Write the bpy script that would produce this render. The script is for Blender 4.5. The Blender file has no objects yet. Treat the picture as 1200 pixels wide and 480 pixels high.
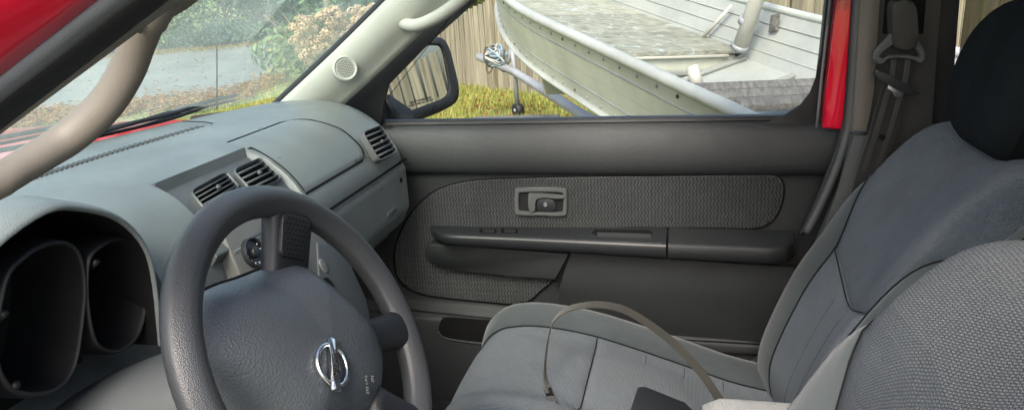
import bpy, bmesh, math, random
import numpy as np
from mathutils import Vector, Matrix, noise
random.seed(7)
sc = bpy.context.scene
rad = math.radians
# ------------------------------------------------------------------ camera
FPX = 860.0
YAW, PIT, ROL = rad(14), rad(17), rad(3.4)
CAM = Vector((0, 0, 1.48))
fw = Vector((-math.sin(YAW)*math.cos(PIT), math.cos(YAW)*math.cos(PIT), -math.sin(PIT)))
r0 = Vector((math.cos(YAW), math.sin(YAW), 0)); u0 = r0.cross(fw)
RT = math.cos(ROL)*r0 - math.sin(ROL)*u0
UP = math.sin(ROL)*r0 + math.cos(ROL)*u0
cd = bpy.data.cameras.new('camera'); cam = bpy.data.objects.new('camera', cd)
sc.collection.objects.link(cam); sc.camera = cam
cam.matrix_world = Matrix(((RT.x, UP.x, -fw.x, CAM.x), (RT.y, UP.y, -fw.y, CAM.y), (RT.z, UP.z, -fw.z, CAM.z), (0, 0, 0, 1)))
cd.sensor_width = 36; cd.lens = 36*FPX/1200; cd.clip_start = 0.02; cd.clip_end = 2000
# ------------------------------------------------------------------ light
SUN_EL, SUN_AZ = rad(46), rad(184)      # azimuth measured from +Y towards +X
w = bpy.data.worlds.new('World'); sc.world = w; w.use_nodes = True
nt = w.node_tree; sky = nt.nodes.new('ShaderNodeTexSky'); sky.sky_type = 'NISHITA'; sky.sun_disc = False
sky.sun_elevation = SUN_EL; sky.sun_rotation = SUN_AZ; sky.air_density = 1.0; sky.dust_density = 5.0; sky.ozone_density = 1.0
bg = nt.nodes['Background']; bg.inputs['Strength'].default_value = 0.15
nt.links.new(sky.outputs[0], bg.inputs['Color'])
sl = bpy.data.lights.new('sun', 'SUN'); sl.energy = 1.2; sl.angle = rad(20); sl.color = (1, .96, .90)
so = bpy.data.objects.new('sun', sl); sc.collection.objects.link(so)
sd = Vector((math.sin(SUN_AZ)*math.cos(SUN_EL), math.cos(SUN_AZ)*math.cos(SUN_EL), math.sin(SUN_EL)))
so.rotation_euler = sd.to_track_quat('Z', 'Y').to_euler(); so.location = sd*30
sc.view_settings.view_transform = 'Standard'; sc.view_settings.look = 'None'
sc.view_settings.exposure = 1.4; sc.view_settings.gamma = 1.0
try:
    sc.cycles.transparent_max_bounces = 24; sc.cycles.max_bounces = 8
except Exception: pass

# ------------------------------------------------------------------ helpers
V = Vector
def ray(x, y):
    x, y = float(x), float(y); return FPX*fw + (x-600)*RT - (y-240)*UP
def PA(x, y, ax, v):
    d = ray(x, y); t = float((v-CAM[ax])/d[ax]); return CAM + t*d
def PX(x, y, v): return PA(x, y, 0, v)
def PY(x, y, v): return PA(x, y, 1, v)
def PZ(x, y, v): return PA(x, y, 2, v)
def PP(x, y, p, n):
    d = ray(x, y); n = V(n); t = (V(p)-CAM).dot(n)/d.dot(n); return CAM + t*d
COL = sc.collection
def rebase(me, parent):
    off = V((0, 0, 0)); p = parent
    while p is not None: off += p.location; p = p.parent
    if off.length > 0:
        for v in me.vertices: v.co -= off
def link(o, parent=None):
    COL.objects.link(o)
    if parent is not None: o.parent = parent
    return o
def thing(name, label, cat, group=None, loc=(0, 0, 0)):
    o = bpy.data.objects.new(name, None); COL.objects.link(o); o.empty_display_size = .05
    o.location = loc
    o['label'] = label; o['category'] = cat
    if group: o['group'] = group
    return o
def tag(o, label, cat, group=None, kind=None):
    if label: o['label'] = label
    if cat: o['category'] = cat
    if group: o['group'] = group
    if kind: o['kind'] = kind
    return o
def spl(pts, n, closed=False):
    """Catmull-Rom resample, n points."""
    P = [np.array(p, float) for p in pts]; m = len(P)
    out = []
    segs = m if closed else m-1
    for k in range(n):
        t = k/(n if closed else n-1)*segs
        i = min(int(t), segs-1); f = t-i
        if closed: p0, p1, p2, p3 = P[(i-1) % m], P[i], P[(i+1) % m], P[(i+2) % m]
        else: p0, p1, p2, p3 = P[max(i-1, 0)], P[i], P[i+1], P[min(i+2, m-1)]
        out.append(.5*((2*p1)+(p2-p0)*f+(2*p0-5*p1+4*p2-p3)*f*f+(3*p1-p0-3*p2+p3)*f**3))
    return [V(p) if len(p) == 3 else (float(p[0]), float(p[1])) for p in out]
def mesh(name, verts, faces, mat, parent=None, smooth=True, uv=None, mats=None):
    me = bpy.data.meshes.new(name)
    me.from_pydata([tuple(v) for v in verts], [], faces)
    if uv is not None:
        l = me.uv_layers.new(name='UVMap')
        for lp in me.loops: l.data[lp.index].uv = uv[lp.vertex_index]
    me.update()
    o = bpy.data.objects.new(name, me)
    if mat: me.materials.append(M[mat] if isinstance(mat, str) else mat)
    rebase(me, parent)
    if smooth:
        for p in me.polygons: p.use_smooth = True
    return link(o, parent)
def bobj(name, bm, mat, parent=None, smooth=False, angle=40):
    me = bpy.data.meshes.new(name); bmesh.ops.recalc_face_normals(bm, faces=bm.faces)
    bm.to_mesh(me); bm.free()
    o = bpy.data.objects.new(name, me)
    if mat: me.materials.append(M[mat] if isinstance(mat, str) else mat)
    rebase(me, parent)
    if smooth:
        for p in me.polygons: p.use_smooth = True
        me.set_sharp_from_angle(angle=rad(angle))
    return link(o, parent)
def loft(name, rows, mat, parent=None, closed=False, caps=False, uvs=1.0, uv=True, smooth=True, solid=0.0, sharp=None):
    """rows: list of equally long point lists; uv in metres."""
    n, m = len(rows), len(rows[0]); vs = [V(p) for r in rows for p in r]
    fs = []
    for i in range(n-1):
        for j in range(m if closed else m-1):
            a = i*m+j; b = i*m+(j+1) % m
            fs.append((a, b, b+m, a+m))
    if caps: fs.append(tuple(reversed(range(m)))); fs.append(tuple(range((n-1)*m, n*m)))
    uvl = None
    if uv:
        mid = n//2; uu = [0.0]
        for j in range(1, m): uu.append(uu[-1]+(V(rows[mid][j])-V(rows[mid][j-1])).length)
        vv = [0.0]; jm = m//2
        for i in range(1, n): vv.append(vv[-1]+(V(rows[i][jm])-V(rows[i-1][jm])).length)
        uvl = [(uu[j]*uvs, vv[i]*uvs) for i in range(n) for j in range(m)]
    o = mesh(name, vs, fs, mat, parent, smooth, uvl)
    if sharp: o.data.set_sharp_from_angle(angle=rad(sharp))
    if solid:
        md = o.modifiers.new('solid', 'SOLIDIFY'); md.thickness = solid; md.offset = 0
    return o
def tube(name, path, r, mat, parent=None, seg=12, closed=False, caps=True, flat=None, up=None):
    """tube along path, r scalar or list, flat = second radius (ellipse) along 'up' direction."""
    P = [V(p) for p in path]; n = len(P); rows = []
    prev = None
    for i, p in enumerate(P):
        t = ((P[(i+1) % n]-P[i-1]) if closed else (P[min(i+1, n-1)]-P[max(i-1, 0)])).normalized()
        ref = V(up) if up is not None else (V((0, 0, 1)) if abs(t.z) < .95 else V((1, 0, 0)))
        if up is None and prev is not None: ref = prev
        a = (ref - t*ref.dot(t))
        a = a.normalized() if a.length > 1e-6 else t.orthogonal().normalized()
        prev = a; b = t.cross(a)
        ri = r[i] if isinstance(r, (list, tuple)) else r
        fl = (flat[i] if isinstance(flat, (list, tuple)) else flat) if flat is not None else ri
        rows.append([p+a*fl*math.sin(k*2*math.pi/seg)+b*ri*math.cos(k*2*math.pi/seg) for k in range(seg)])
    if closed: rows.append(rows[0])
    return loft(name, rows, mat, parent, closed=True, caps=caps and not closed)
def plate(name, outline, n, th, mat, parent=None, bev=0.0, seg=3, smooth=True, angle=50):
    """extruded outline; front face lies on the outline, body goes back along -n."""
    bm = bmesh.new(); n = V(n).normalized()
    f = [bm.verts.new(V(p)) for p in outline]; b = [bm.verts.new(V(p)-n*th) for p in outline]
    bm.faces.new(f); bm.faces.new(list(reversed(b))); k = len(f)
    for i in range(k): bm.faces.new((f[i], b[i], b[(i+1) % k], f[(i+1) % k]))
    if bev > 0:
        bm.edges.ensure_lookup_table()
        es = [e for e in bm.edges if e.verts[0] in f and e.verts[1] in f]
        try: bmesh.ops.bevel(bm, geom=es, offset=bev, segments=seg, affect='EDGES', profile=.5, clamp_overlap=True)
        except Exception: pass
    return bobj(name, bm, mat, parent, smooth, angle)
def ring_plate(name, outer, inner, n, th, mat, parent=None, bev=0.0):
    """flat ring between two outlines with equal counts."""
    n = V(n).normalized(); k = len(outer)
    o = [V(p) for p in outer]; i_ = [V(p) for p in inner]
    ob = [p-n*th for p in o]; ib = [p-n*th for p in i_]
    if bev:
        c = sum(o, V())/k
        o1 = [p-n*bev for p in o]; o2 = [p+(c-p).normalized()*bev for p in o]
        i1 = [p-(c-p).normalized()*bev for p in i_]; i2 = [p-n*bev for p in i_]
        rows = [ob, o1, o2, i1, i2, ib]
    else: rows = [ob, o, i_, ib]
    rows.append(ob)
    return loft(name, rows, mat, parent, closed=True, uv=False, smooth=True, sharp=35)
def box(name, c, s, mat, parent=None, bev=.0, ax=None):
    bm = bmesh.new(); bmesh.ops.create_cube(bm, size=1)
    bmesh.ops.scale(bm, vec=V(s), verts=bm.verts)
    if bev: bmesh.ops.bevel(bm, geom=bm.edges[:], offset=bev, segments=2, affect='EDGES', profile=.5)
    if ax is not None:
        X, Y, Z = [V(a).normalized() for a in ax]
        bmesh.ops.transform(bm, matrix=Matrix(((X.x, Y.x, Z.x, 0), (X.y, Y.y, Z.y, 0), (X.z, Y.z, Z.z, 0), (0, 0, 0, 1))), verts=bm.verts)
    bmesh.ops.translate(bm, vec=V(c), verts=bm.verts)
    return bobj(name, bm, mat, parent, bool(bev))
def text(name, s, size, o, xd, yd, mat, parent=None, ext=.0003, align='CENTER'):
    cu = bpy.data.curves.new(name, 'FONT'); cu.body = s; cu.size = size; cu.extrude = ext/size*1.0 if False else ext
    cu.align_x = align; cu.align_y = 'CENTER'
    t = bpy.data.objects.new(name, cu); COL.objects.link(t)
    me = bpy.data.meshes.new_from_object(t.evaluated_get(bpy.context.evaluated_depsgraph_get()))
    bpy.data.objects.remove(t)
    X = V(xd).normalized(); Y = V(yd); Y = (Y-X*Y.dot(X)).normalized(); Z = X.cross(Y)
    me.transform(Matrix(((X.x, Y.x, Z.x, o[0]), (X.y, Y.y, Z.y, o[1]), (X.z, Y.z, Z.z, o[2]), (0, 0, 0, 1))))
    me.materials.clear(); me.materials.append(M[mat])
    rebase(me, parent)
    ob = bpy.data.objects.new(name, me)
    return link(ob, parent)
def circ(c, xd, yd, r, n=24, ry=None):
    ry = r if ry is None else ry; X = V(xd).normalized(); Y = V(yd).normalized()
    return [V(c)+X*r*math.cos(2*math.pi*k/n)+Y*ry*math.sin(2*math.pi*k/n) for k in range(n)]
def rrect(c, xd, yd, w, h, r, n=5):
    X = V(xd).normalized(); Y = V(yd).normalized(); out = []
    for sx, sy, a0 in ((1, 1, 0), (-1, 1, 90), (-1, -1, 180), (1, -1, 270)):
        for k in range(n):
            a = rad(a0+90*k/(n-1)); out.append(V(c)+X*(sx*(w/2-r)+r*math.cos(a))+Y*(sy*(h/2-r)+r*math.sin(a)))
    return out
def dup(o, parent=None):
    c = o.copy(); COL.objects.link(c); c.parent = parent; return c

# ------------------------------------------------------------------ materials
M = {}
def newmat(name):
    m = bpy.data.materials.new(name); m.use_nodes = True; M[name] = m
    return m, m.node_tree.nodes, m.node_tree.links, m.node_tree.nodes['Principled BSDF']
def noise_node(N, L, scale, detail=4, vec=None, rough=.55):
    t = N.new('ShaderNodeTexNoise'); t.inputs['Scale'].default_value = scale; t.inputs['Detail'].default_value = detail
    t.inputs['Roughness'].default_value = rough
    if vec is not None: L.new(vec, t.inputs['Vector'])
    return t
def ramp(N, L, src, stops):
    r = N.new('ShaderNodeValToRGB'); e = r.color_ramp.elements
    while len(e) < len(stops): e.new(.5)
    for i, (p, c) in enumerate(stops): e[i].position = p; e[i].color = tuple(c)+(1,) if len(c) == 3 else c
    L.new(src, r.inputs['Fac']); return r
def math_node(N, L, op, a, b=None):
    m = N.new('ShaderNodeMath'); m.operation = op
    for i, x in enumerate((a, b)):
        if x is None: continue
        if isinstance(x, (int, float)): m.inputs[i].default_value = x
        else: L.new(x, m.inputs[i])
    return m.outputs[0]
def bump(N, L, bs, h, strength, dist=.001):
    b = N.new('ShaderNodeBump'); b.inputs['Strength'].default_value = strength; b.inputs['Distance'].default_value = dist
    L.new(h, b.inputs['Height']); L.new(b.outputs[0], bs.inputs['Normal'])
def plastic(name, col, rough=.45, grain=900, gs=.35, var=.25, spec=.5, dust_haze=0.0):
    m, N, L, b = newmat(name); tc = N.new('ShaderNodeTexCoord')
    big = noise_node(N, L, 7, 5, tc.outputs['Object'])
    r = ramp(N, L, big.outputs['Fac'], [(.3, [c*(1-var) for c in col]), (.7, [c*(1+var) for c in col])])
    if dust_haze:
        sp = noise_node(N, L, 260, 3, tc.outputs['Object'], .7)
        k = ramp(N, L, sp.outputs['Fac'], [(.64, (0, 0, 0)), (.78, (dust_haze, dust_haze, dust_haze))])
        mx = N.new('ShaderNodeMixRGB'); L.new(k.outputs[0], mx.inputs[0]); L.new(r.outputs[0], mx.inputs[1]); mx.inputs[2].default_value = (.4, .38, .34, 1)
        L.new(mx.outputs[0], b.inputs['Base Color'])
    else: L.new(r.outputs[0], b.inputs['Base Color'])
    rr = noise_node(N, L, 18, 4, tc.outputs['Object'])
    mr = N.new('ShaderNodeMapRange'); mr.inputs[3].default_value = rough-.07; mr.inputs[4].default_value = rough+.1
    L.new(rr.outputs['Fac'], mr.inputs[0]); L.new(mr.outputs[0], b.inputs['Roughness'])
    b.inputs['Specular IOR Level'].default_value = spec
    if grain:
        vo = N.new('ShaderNodeTexVoronoi'); vo.inputs['Scale'].default_value = grain; L.new(tc.outputs['Object'], vo.inputs['Vector'])
        bump(N, L, b, vo.outputs['Distance'], gs, .0006)
    return m
def simple(name, col, rough=.5, metal=0, spec=.5, emit=None):
    m, N, L, b = newmat(name); b.inputs['Base Color'].default_value = tuple(col)+(1,)
    b.inputs['Roughness'].default_value = rough; b.inputs['Metallic'].default_value = metal
    b.inputs['Specular IOR Level'].default_value = spec
    return m
def fabric(name, c1, c2, kind='plain', s=1.0, bs=.6, wrinkle=7.0, sheen=.25):
    """kinds of weave in UV metres."""
    m, N, L, b = newmat(name); tc = N.new('ShaderNodeTexCoord'); sx = N.new('ShaderNodeSeparateXYZ'); L.new(tc.outputs['UV'], sx.inputs[0])
    U, Vv = sx.outputs[0], sx.outputs[1]
    if kind == 'zigzag':      # rows of zigzag ribs
        tri = math_node(N, L, 'PINGPONG', math_node(N, L, 'MULTIPLY', U, 1.0), .0042/s)
        v2 = math_node(N, L, 'ADD', Vv, math_node(N, L, 'MULTIPLY', tri, .85))
        h = math_node(N, L, 'SINE', math_node(N, L, 'MULTIPLY', v2, 2*math.pi/(.0066/s)))
        h2 = math_node(N, L, 'SINE', math_node(N, L, 'MULTIPLY', U, 2*math.pi/(.0021/s)))
        h = math_node(N, L, 'ADD', h, math_node(N, L, 'MULTIPLY', h2, .25))
    elif kind == 'wave':      # upright wavy ribs, door insert
        wv = math_node(N, L, 'SINE', math_node(N, L, 'MULTIPLY', Vv, 2*math.pi/(.012/s)))
        u2 = math_node(N, L, 'ADD', U, math_node(N, L, 'MULTIPLY', wv, .0013/s))
        h = math_node(N, L, 'SINE', math_node(N, L, 'MULTIPLY', u2, 2*math.pi/(.0062/s)))
        h2 = math_node(N, L, 'SINE', math_node(N, L, 'MULTIPLY', Vv, 2*math.pi/(.003/s)))
        h = math_node(N, L, 'ADD', h, math_node(N, L, 'MULTIPLY', h2, .35))
    else:
        k = .0034/s if kind == 'knit' else .0022/s
        a = math_node(N, L, 'SINE', math_node(N, L, 'MULTIPLY', math_node(N, L, 'ADD', U, Vv), 2*math.pi/k))
        c = math_node(N, L, 'SINE', math_node(N, L, 'MULTIPLY', math_node(N, L, 'SUBTRACT', U, Vv), 2*math.pi/k))
        h = math_node(N, L, 'MULTIPLY', a, c)
    nz = noise_node(N, L, 420, 2, tc.outputs['UV'])
    h = math_node(N, L, 'ADD', h, math_node(N, L, 'MULTIPLY', math_node(N, L, 'SUBTRACT', nz.outputs['Fac'], .5), 1.6))
    big = noise_node(N, L, 9, 5, tc.outputs['Object'])
    r = ramp(N, L, math_node(N, L, 'ADD', math_node(N, L, 'MULTIPLY', h, .25), .5), [(.1, c1), (.9, c2)])
    mx = N.new('ShaderNodeMixRGB'); mx.blend_type = 'MULTIPLY'; mx.inputs[0].default_value = 1
    r2 = ramp(N, L, big.outputs['Fac'], [(.3, (.78, .78, .78)), (.7, (1.15, 1.15, 1.15))])
    L.new(r.outputs[0], mx.inputs[1]); L.new(r2.outputs[0], mx.inputs[2]); L.new(mx.outputs[0], b.inputs['Base Color'])
    b.inputs['Roughness'].default_value = .9; b.inputs['Specular IOR Level'].default_value = .2
    b.inputs['Sheen Weight'].default_value = sheen; b.inputs['Sheen Roughness'].default_value = .5
    wr = noise_node(N, L, 14, 3, tc.outputs['Object'])
    h = math_node(N, L, 'ADD', h, math_node(N, L, 'MULTIPLY', wr.outputs['Fac'], wrinkle))
    bump(N, L, b, h, bs, .0009)
    return m
def glass(name, tint=(.93, .97, .95), refl=1.0, dust_haze=.0):
    m, N, L, b = newmat(name); N.remove(b); out = N['Material Output']
    tr = N.new('ShaderNodeBsdfTransparent'); tr.inputs[0].default_value = tuple(tint)+(1,)
    gl = N.new('ShaderNodeBsdfGlossy'); gl.inputs['Roughness'].default_value = .02; gl.inputs[0].default_value = (1, 1, 1, 1)
    fr = N.new('ShaderNodeFresnel'); fr.inputs[0].default_value = 1.45
    mx = N.new('ShaderNodeMixShader'); L.new(fr.outputs[0], mx.inputs[0]); L.new(tr.outputs[0], mx.inputs[1]); L.new(gl.outputs[0], mx.inputs[2])
    last = mx
    if dust_haze:
        tc = N.new('ShaderNodeTexCoord'); nz = noise_node(N, L, 6, 6, tc.outputs['Object'], .7)
        k = ramp(N, L, nz.outputs['Fac'], [(.3, (dust_haze*.5,)*3), (.75, (dust_haze*1.4,)*3)])
        df = N.new('ShaderNodeBsdfTranslucent'); df.inputs[0].default_value = (.72, .92, .82, 1)  # greenish veil: the windshield's reflected haze painted into the glass
        m2 = N.new('ShaderNodeMixShader'); L.new(k.outputs[0], m2.inputs[0]); L.new(mx.outputs[0], m2.inputs[1]); L.new(df.outputs[0], m2.inputs[2]); last = m2
    L.new(last.outputs[0], out.inputs['Surface'])
    return m
def wood(name, c1, c2, axis_scale=(3, 60, 60), paint=None, pth=.55):
    m, N, L, b = newmat(name); tc = N.new('ShaderNodeTexCoord'); mp = N.new('ShaderNodeMapping'); mp.inputs['Scale'].default_value = axis_scale
    L.new(tc.outputs['Object'], mp.inputs[0])
    oi = N.new('ShaderNodeObjectInfo')
    ad = N.new('ShaderNodeVectorMath'); ad.operation = 'ADD'; L.new(mp.outputs[0], ad.inputs[0])
    ms = math_node(N, L, 'MULTIPLY', oi.outputs['Random'], 30); L.new(ms, ad.inputs[1])
    nz = noise_node(N, L, 1.0, 6, ad.outputs[0], .65)
    r = ramp(N, L, nz.outputs['Fac'], [(.28, c1), (.5, [(a+b_)/2 for a, b_ in zip(c1, c2)]), (.72, c2)])
    mx = N.new('ShaderNodeMixRGB'); mx.blend_type = 'MULTIPLY'; mx.inputs[0].default_value = 1
    v = ramp(N, L, oi.outputs['Random'], [(0, (.72, .7, .68)), (1, (1.2, 1.18, 1.15))])
    L.new(r.outputs[0], mx.inputs[1]); L.new(v.outputs[0], mx.inputs[2]); last = mx.outputs[0]
    if paint:
        pn = noise_node(N, L, 9, 8, tc.outputs['Object'], .75)
        k = ramp(N, L, pn.outputs['Fac'], [(pth-.02, (0, 0, 0)), (pth+.03, (1, 1, 1))])
        m2 = N.new('ShaderNodeMixRGB'); L.new(k.outputs[0], m2.inputs[0]); L.new(last, m2.inputs[1]); m2.inputs[2].default_value = tuple(paint)+(1,); last = m2.outputs[0]
    L.new(last, b.inputs['Base Color']); b.inputs['Roughness'].default_value = .85; b.inputs['Specular IOR Level'].default_value = .25
    bump(N, L, b, nz.outputs['Fac'], .6, .003)
    return m
def leafmat(name, cols, rough=.6):
    m, N, L, b = newmat(name)
    gi = N.new('ShaderNodeNewGeometry'); r = ramp(N, L, gi.outputs['Random Per Island'], [(i/(len(cols)-1), c) for i, c in enumerate(cols)])
    L.new(r.outputs[0], b.inputs['Base Color']); b.inputs['Roughness'].default_value = rough; b.inputs['Specular IOR Level'].default_value = .3
    out = N['Material Output']; tl = N.new('ShaderNodeBsdfTranslucent'); L.new(r.outputs[0], tl.inputs[0])
    mx = N.new('ShaderNodeMixShader'); mx.inputs[0].default_value = .3; L.new(b.outputs[0], mx.inputs[1]); L.new(tl.outputs[0], mx.inputs[2]); L.new(mx.outputs[0], out.inputs['Surface'])
    return m
def paint(name, col, rough=.18):
    m, N, L, b = newmat(name); b.inputs['Base Color'].default_value = tuple(col)+(1,); b.inputs['Roughness'].default_value = rough
    b.inputs['Coat Weight'].default_value = .6; b.inputs['Coat Roughness'].default_value = .05
    tc = N.new('ShaderNodeTexCoord'); nz = noise_node(N, L, 300, 2, tc.outputs['Object']); bump(N, L, b, nz.outputs['Fac'], .03, .0005)
    return m

plastic('dash_plastic', (.150, .168, .166), .29, 800, .6, .16, .5, .09)
plastic('dash_dark', (.055, .06, .062), .42, 1100, .35, .15, .5, .05)
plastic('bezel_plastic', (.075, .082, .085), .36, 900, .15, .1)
plastic('silver_plastic', (.13, .13, .12), .4, 0, 0, .08)
plastic('door_plastic', (.020, .0225, .0235), .44, 700, .8, .1)
plastic('door_dark', (.036, .038, .040), .42, 950, .5, .12)
plastic('gloss_black', (.018, .02, .022), .38, 0, 0, .1)
plastic('beige_trim', (.38, .40, .355), .55, 1200, .3, .06)
plastic('beige_handle', (.14, .127, .108), .5, 900, .3, .06)
plastic('grey_trim', (.075, .08, .08), .5, 900, .3, .1)
plastic('pillar_dark', (.032, .031, .027), .6, 900, .3, .1)
plastic('rubber', (.012, .012, .013), .55, 500, .2, .2)
plastic('rubber_grey', (.16, .165, .17), .55, 700, .3, .2)
plastic('wheel_leather', (.036, .038, .041), .34, 900, .5, .15, .5, .03)
plastic('pad_leather', (.058, .066, .074), .36, 420, .7, .12, .5)
plastic('spoke_black', (.010, .0105, .012), .4, 1500, .3, .15)
plastic('black_matte', (.008, .008, .009), .6, 700, .3, .2, .3, .06)
plastic('cluster_black', (.007, .007, .0075), .45, 900, .3, .2, .5, .05)
plastic('carpet', (.03, .032, .034), .95, 400, 1, .3, .1)
simple('seam_black', (.004, .004, .004), .8, 0, .2)
simple('stitch', (.02, .022, .024), .8, 0, .2)
simple('chrome', (.75, .76, .78), .12, 1)
simple('steel', (.45, .45, .46), .35, 1)
simple('mirror_glass', (.62, .65, .65), .015, 1)
simple('print_grey', (.16, .17, .17), .6)
simple('print_dark', (.05, .055, .06), .6)
simple('print_black', (.02, .02, .02), .6)
simple('white_print', (.75, .75, .72), .5)
simple('red_print', (.6, .03, .02), .5)
simple('rope_blue', (.22, .33, .38), .7)
simple('orange', (.75, .30, .04), .5)
paint('red_paint', (.72, .007, .032))
fabric('seat_plain', (.036, .044, .047), (.070, .083, .087), 'plain', 1, .3)
fabric('seat_knit', (.023, .035, .047), (.085, .116, .142), 'knit', .6, 1.0)
fabric('seat_zigzag', (.009, .0135, .018), (.052, .068, .083), 'zigzag', 1.8, 1.0)
fabric('seat_dark', (.002, .0035, .004), (.013, .018, .020), 'knit', .9, .6, sheen=0.0)
fabric('door_cloth', (.005, .006, .0065), (.056, .061, .062), 'wave', .8, 1.0)
fabric('webbing', (.012, .012, .012), (.035, .035, .034), 'plain', .8, .6)
fabric('strap_web', (.016, .016, .012), (.045, .043, .035), 'plain', .8, .6)
fabric('light_cloth', (.18, .19, .18), (.34, .34, .32), 'knit', .6, .8)
glass('windshield_glass', (.88, .98, .95), 1, .14)
glass('tinted_glass', (.42, .42, .40), 1, 0)
glass('side_glass', (.96, .98, .97), 1, 0)
wood('fence_wood', (.10, .09, .065), (.38, .355, .27), (50, 50, 2.0))
wood('deck_wood', (.10, .11, .095), (.36, .38, .32), (10, 40, 40), (.36, .43, .43), .60)
wood('bench_wood', (.06, .06, .056), (.21, .21, .20), (60, 4, 60))
wood('bark', (.05, .04, .03), (.14, .11, .08), (25, 25, 4))
def alu(name, col, rough, dirt=.5):
    m, N, L, b = newmat(name); tc = N.new('ShaderNodeTexCoord'); nz = noise_node(N, L, 3, 8, tc.outputs['Object'], .7)
    r = ramp(N, L, nz.outputs['Fac'], [(.25, [c*(1-dirt) for c in col]), (.55, col), (.8, [min(1, c*1.12) for c in col])])
    rs = noise_node(N, L, 22, 4, tc.outputs['Object'], .7); k = ramp(N, L, rs.outputs['Fac'], [(.70, (0, 0, 0)), (.78, (.6, .6, .6))])
    mx = N.new('ShaderNodeMixRGB'); L.new(k.outputs[0], mx.inputs[0]); L.new(r.outputs[0], mx.inputs[1]); mx.inputs[2].default_value = (.25, .17, .09, 1)
    L.new(mx.outputs[0], b.inputs['Base Color']); b.inputs['Roughness'].default_value = rough; b.inputs['Metallic'].default_value = .15
    bump(N, L, b, nz.outputs['Fac'], .3, .02)
alu('boat_paint', (.50, .52, .435), .5, .25)
alu('boat_inside', (.34, .36, .335), .5, .22)
alu('gunwale_alu', (.42, .44, .40), .45, .28)
alu('galvanised', (.30, .315, .33), .5, .3)
plastic('white_pvc', (.42, .42, .37), .5, 0, 0, .08)
def ground_mat():
    m, N, L, b = newmat('lawn'); tc = N.new('ShaderNodeTexCoord')
    a = noise_node(N, L, .9, 6, tc.outputs['Object'], .65); r = ramp(N, L, a.outputs['Fac'], [(.35, (.09, .14, .025)), (.55, (.19, .21, .06)), (.72, (.33, .25, .13))])
    L.new(r.outputs[0], b.inputs['Base Color']); b.inputs['Roughness'].default_value = .95
    n2 = noise_node(N, L, 40, 4, tc.outputs['Object']); bump(N, L, b, n2.outputs['Fac'], .8, .03)
    m, N, L, b = newmat('asphalt'); tc = N.new('ShaderNodeTexCoord')
    a = noise_node(N, L, .5, 8, tc.outputs['Object'], .7); r = ramp(N, L, a.outputs['Fac'], [(.3, (.13, .14, .132)), (.7, (.21, .22, .205))])
    sp = noise_node(N, L, 14, 6, tc.outputs['Object'], .8); k = ramp(N, L, sp.outputs['Fac'], [(.6, (1, 1, 1)), (.75, (.55, .5, .4))])
    mx = N.new('ShaderNodeMixRGB'); mx.blend_type = 'MULTIPLY'; mx.inputs[0].default_value = 1; L.new(r.outputs[0], mx.inputs[1]); L.new(k.outputs[0], mx.inputs[2])
    L.new(mx.outputs[0], b.inputs['Base Color']); b.inputs['Roughness'].default_value = .85
    n2 = noise_node(N, L, 120, 3, tc.outputs['Object']); bump(N, L, b, n2.outputs['Fac'], .6, .01)
ground_mat()
leafmat('grass_blade', [(.20, .25, .04), (.32, .37, .08), (.52, .45, .17), (.25, .29, .06)])
leafmat('leaf_green', [(.04, .10, .04), (.12, .21, .08), (.22, .30, .12), (.08, .16, .09), (.38, .34, .13)])
leafmat('leaf_yellow', [(.10, .13, .02), (.20, .20, .03), (.07, .12, .02), (.30, .24, .04)])
leafmat('leaf_dark', [(.02, .06, .045), (.06, .12, .085), (.11, .18, .12), (.03, .075, .055)])
leafmat('leaf_fallen', [(.30, .12, .03), (.22, .09, .03), (.38, .22, .06), (.16, .07, .03), (.42, .30, .12)])
leafmat('petal', [(.48, .34, .20), (.58, .44, .28), (.40, .26, .17), (.60, .50, .33)])

# ------------------------------------------------------------------ ground and road (the setting)
g = mesh('ground', [(-300, -120, 0), (300, -120, 0), (300, 400, 0), (-300, 400, 0)], [(0, 1, 2, 3)], 'lawn', None, False)
g['kind'] = 'structure'
rp = [PZ(x, y, 0) for x, y in [(-420, 230), (-420, 105), (60, 72), (150, 66), (250, 58), (352, 47), (349, 62), (332, 82), (290, 102), (240, 112), (170, 119), (60, 131), (-100, 160)]]
rd = mesh('road', [(p.x, p.y, .004) for p in rp], [tuple(range(len(rp)))], 'asphalt', None, False); rd['kind'] = 'structure'
dw = mesh('driveway', [(-3.2, -4, .008), (2.6, -4, .008), (2.6, 2.05, .008), (-3.2, 2.05, .008)], [(0, 1, 2, 3)], 'asphalt', None, False); dw['kind'] = 'structure'

# ------------------------------------------------------------------ car body
car = thing('parked_car', 'red car body with beige pillar trims, windshield and black door seals', 'car')
def wsx(y): return -1.12+.13*((y-.95)/.67)**2
rows = []
for i in range(9):
    t = i/8; row = []
    for j in range(17):
        s = j/16; y = (.30+s*1.46)*(1-t)+(.45+s*1.27)*t
        row.append((wsx(.28+s*1.34)-.035+t*.64+.02*math.sin(math.pi*t), y, 1.225+t*.485))
    rows.append(row)
loft('windshield', rows, 'windshield_glass', car, uv=False)
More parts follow.
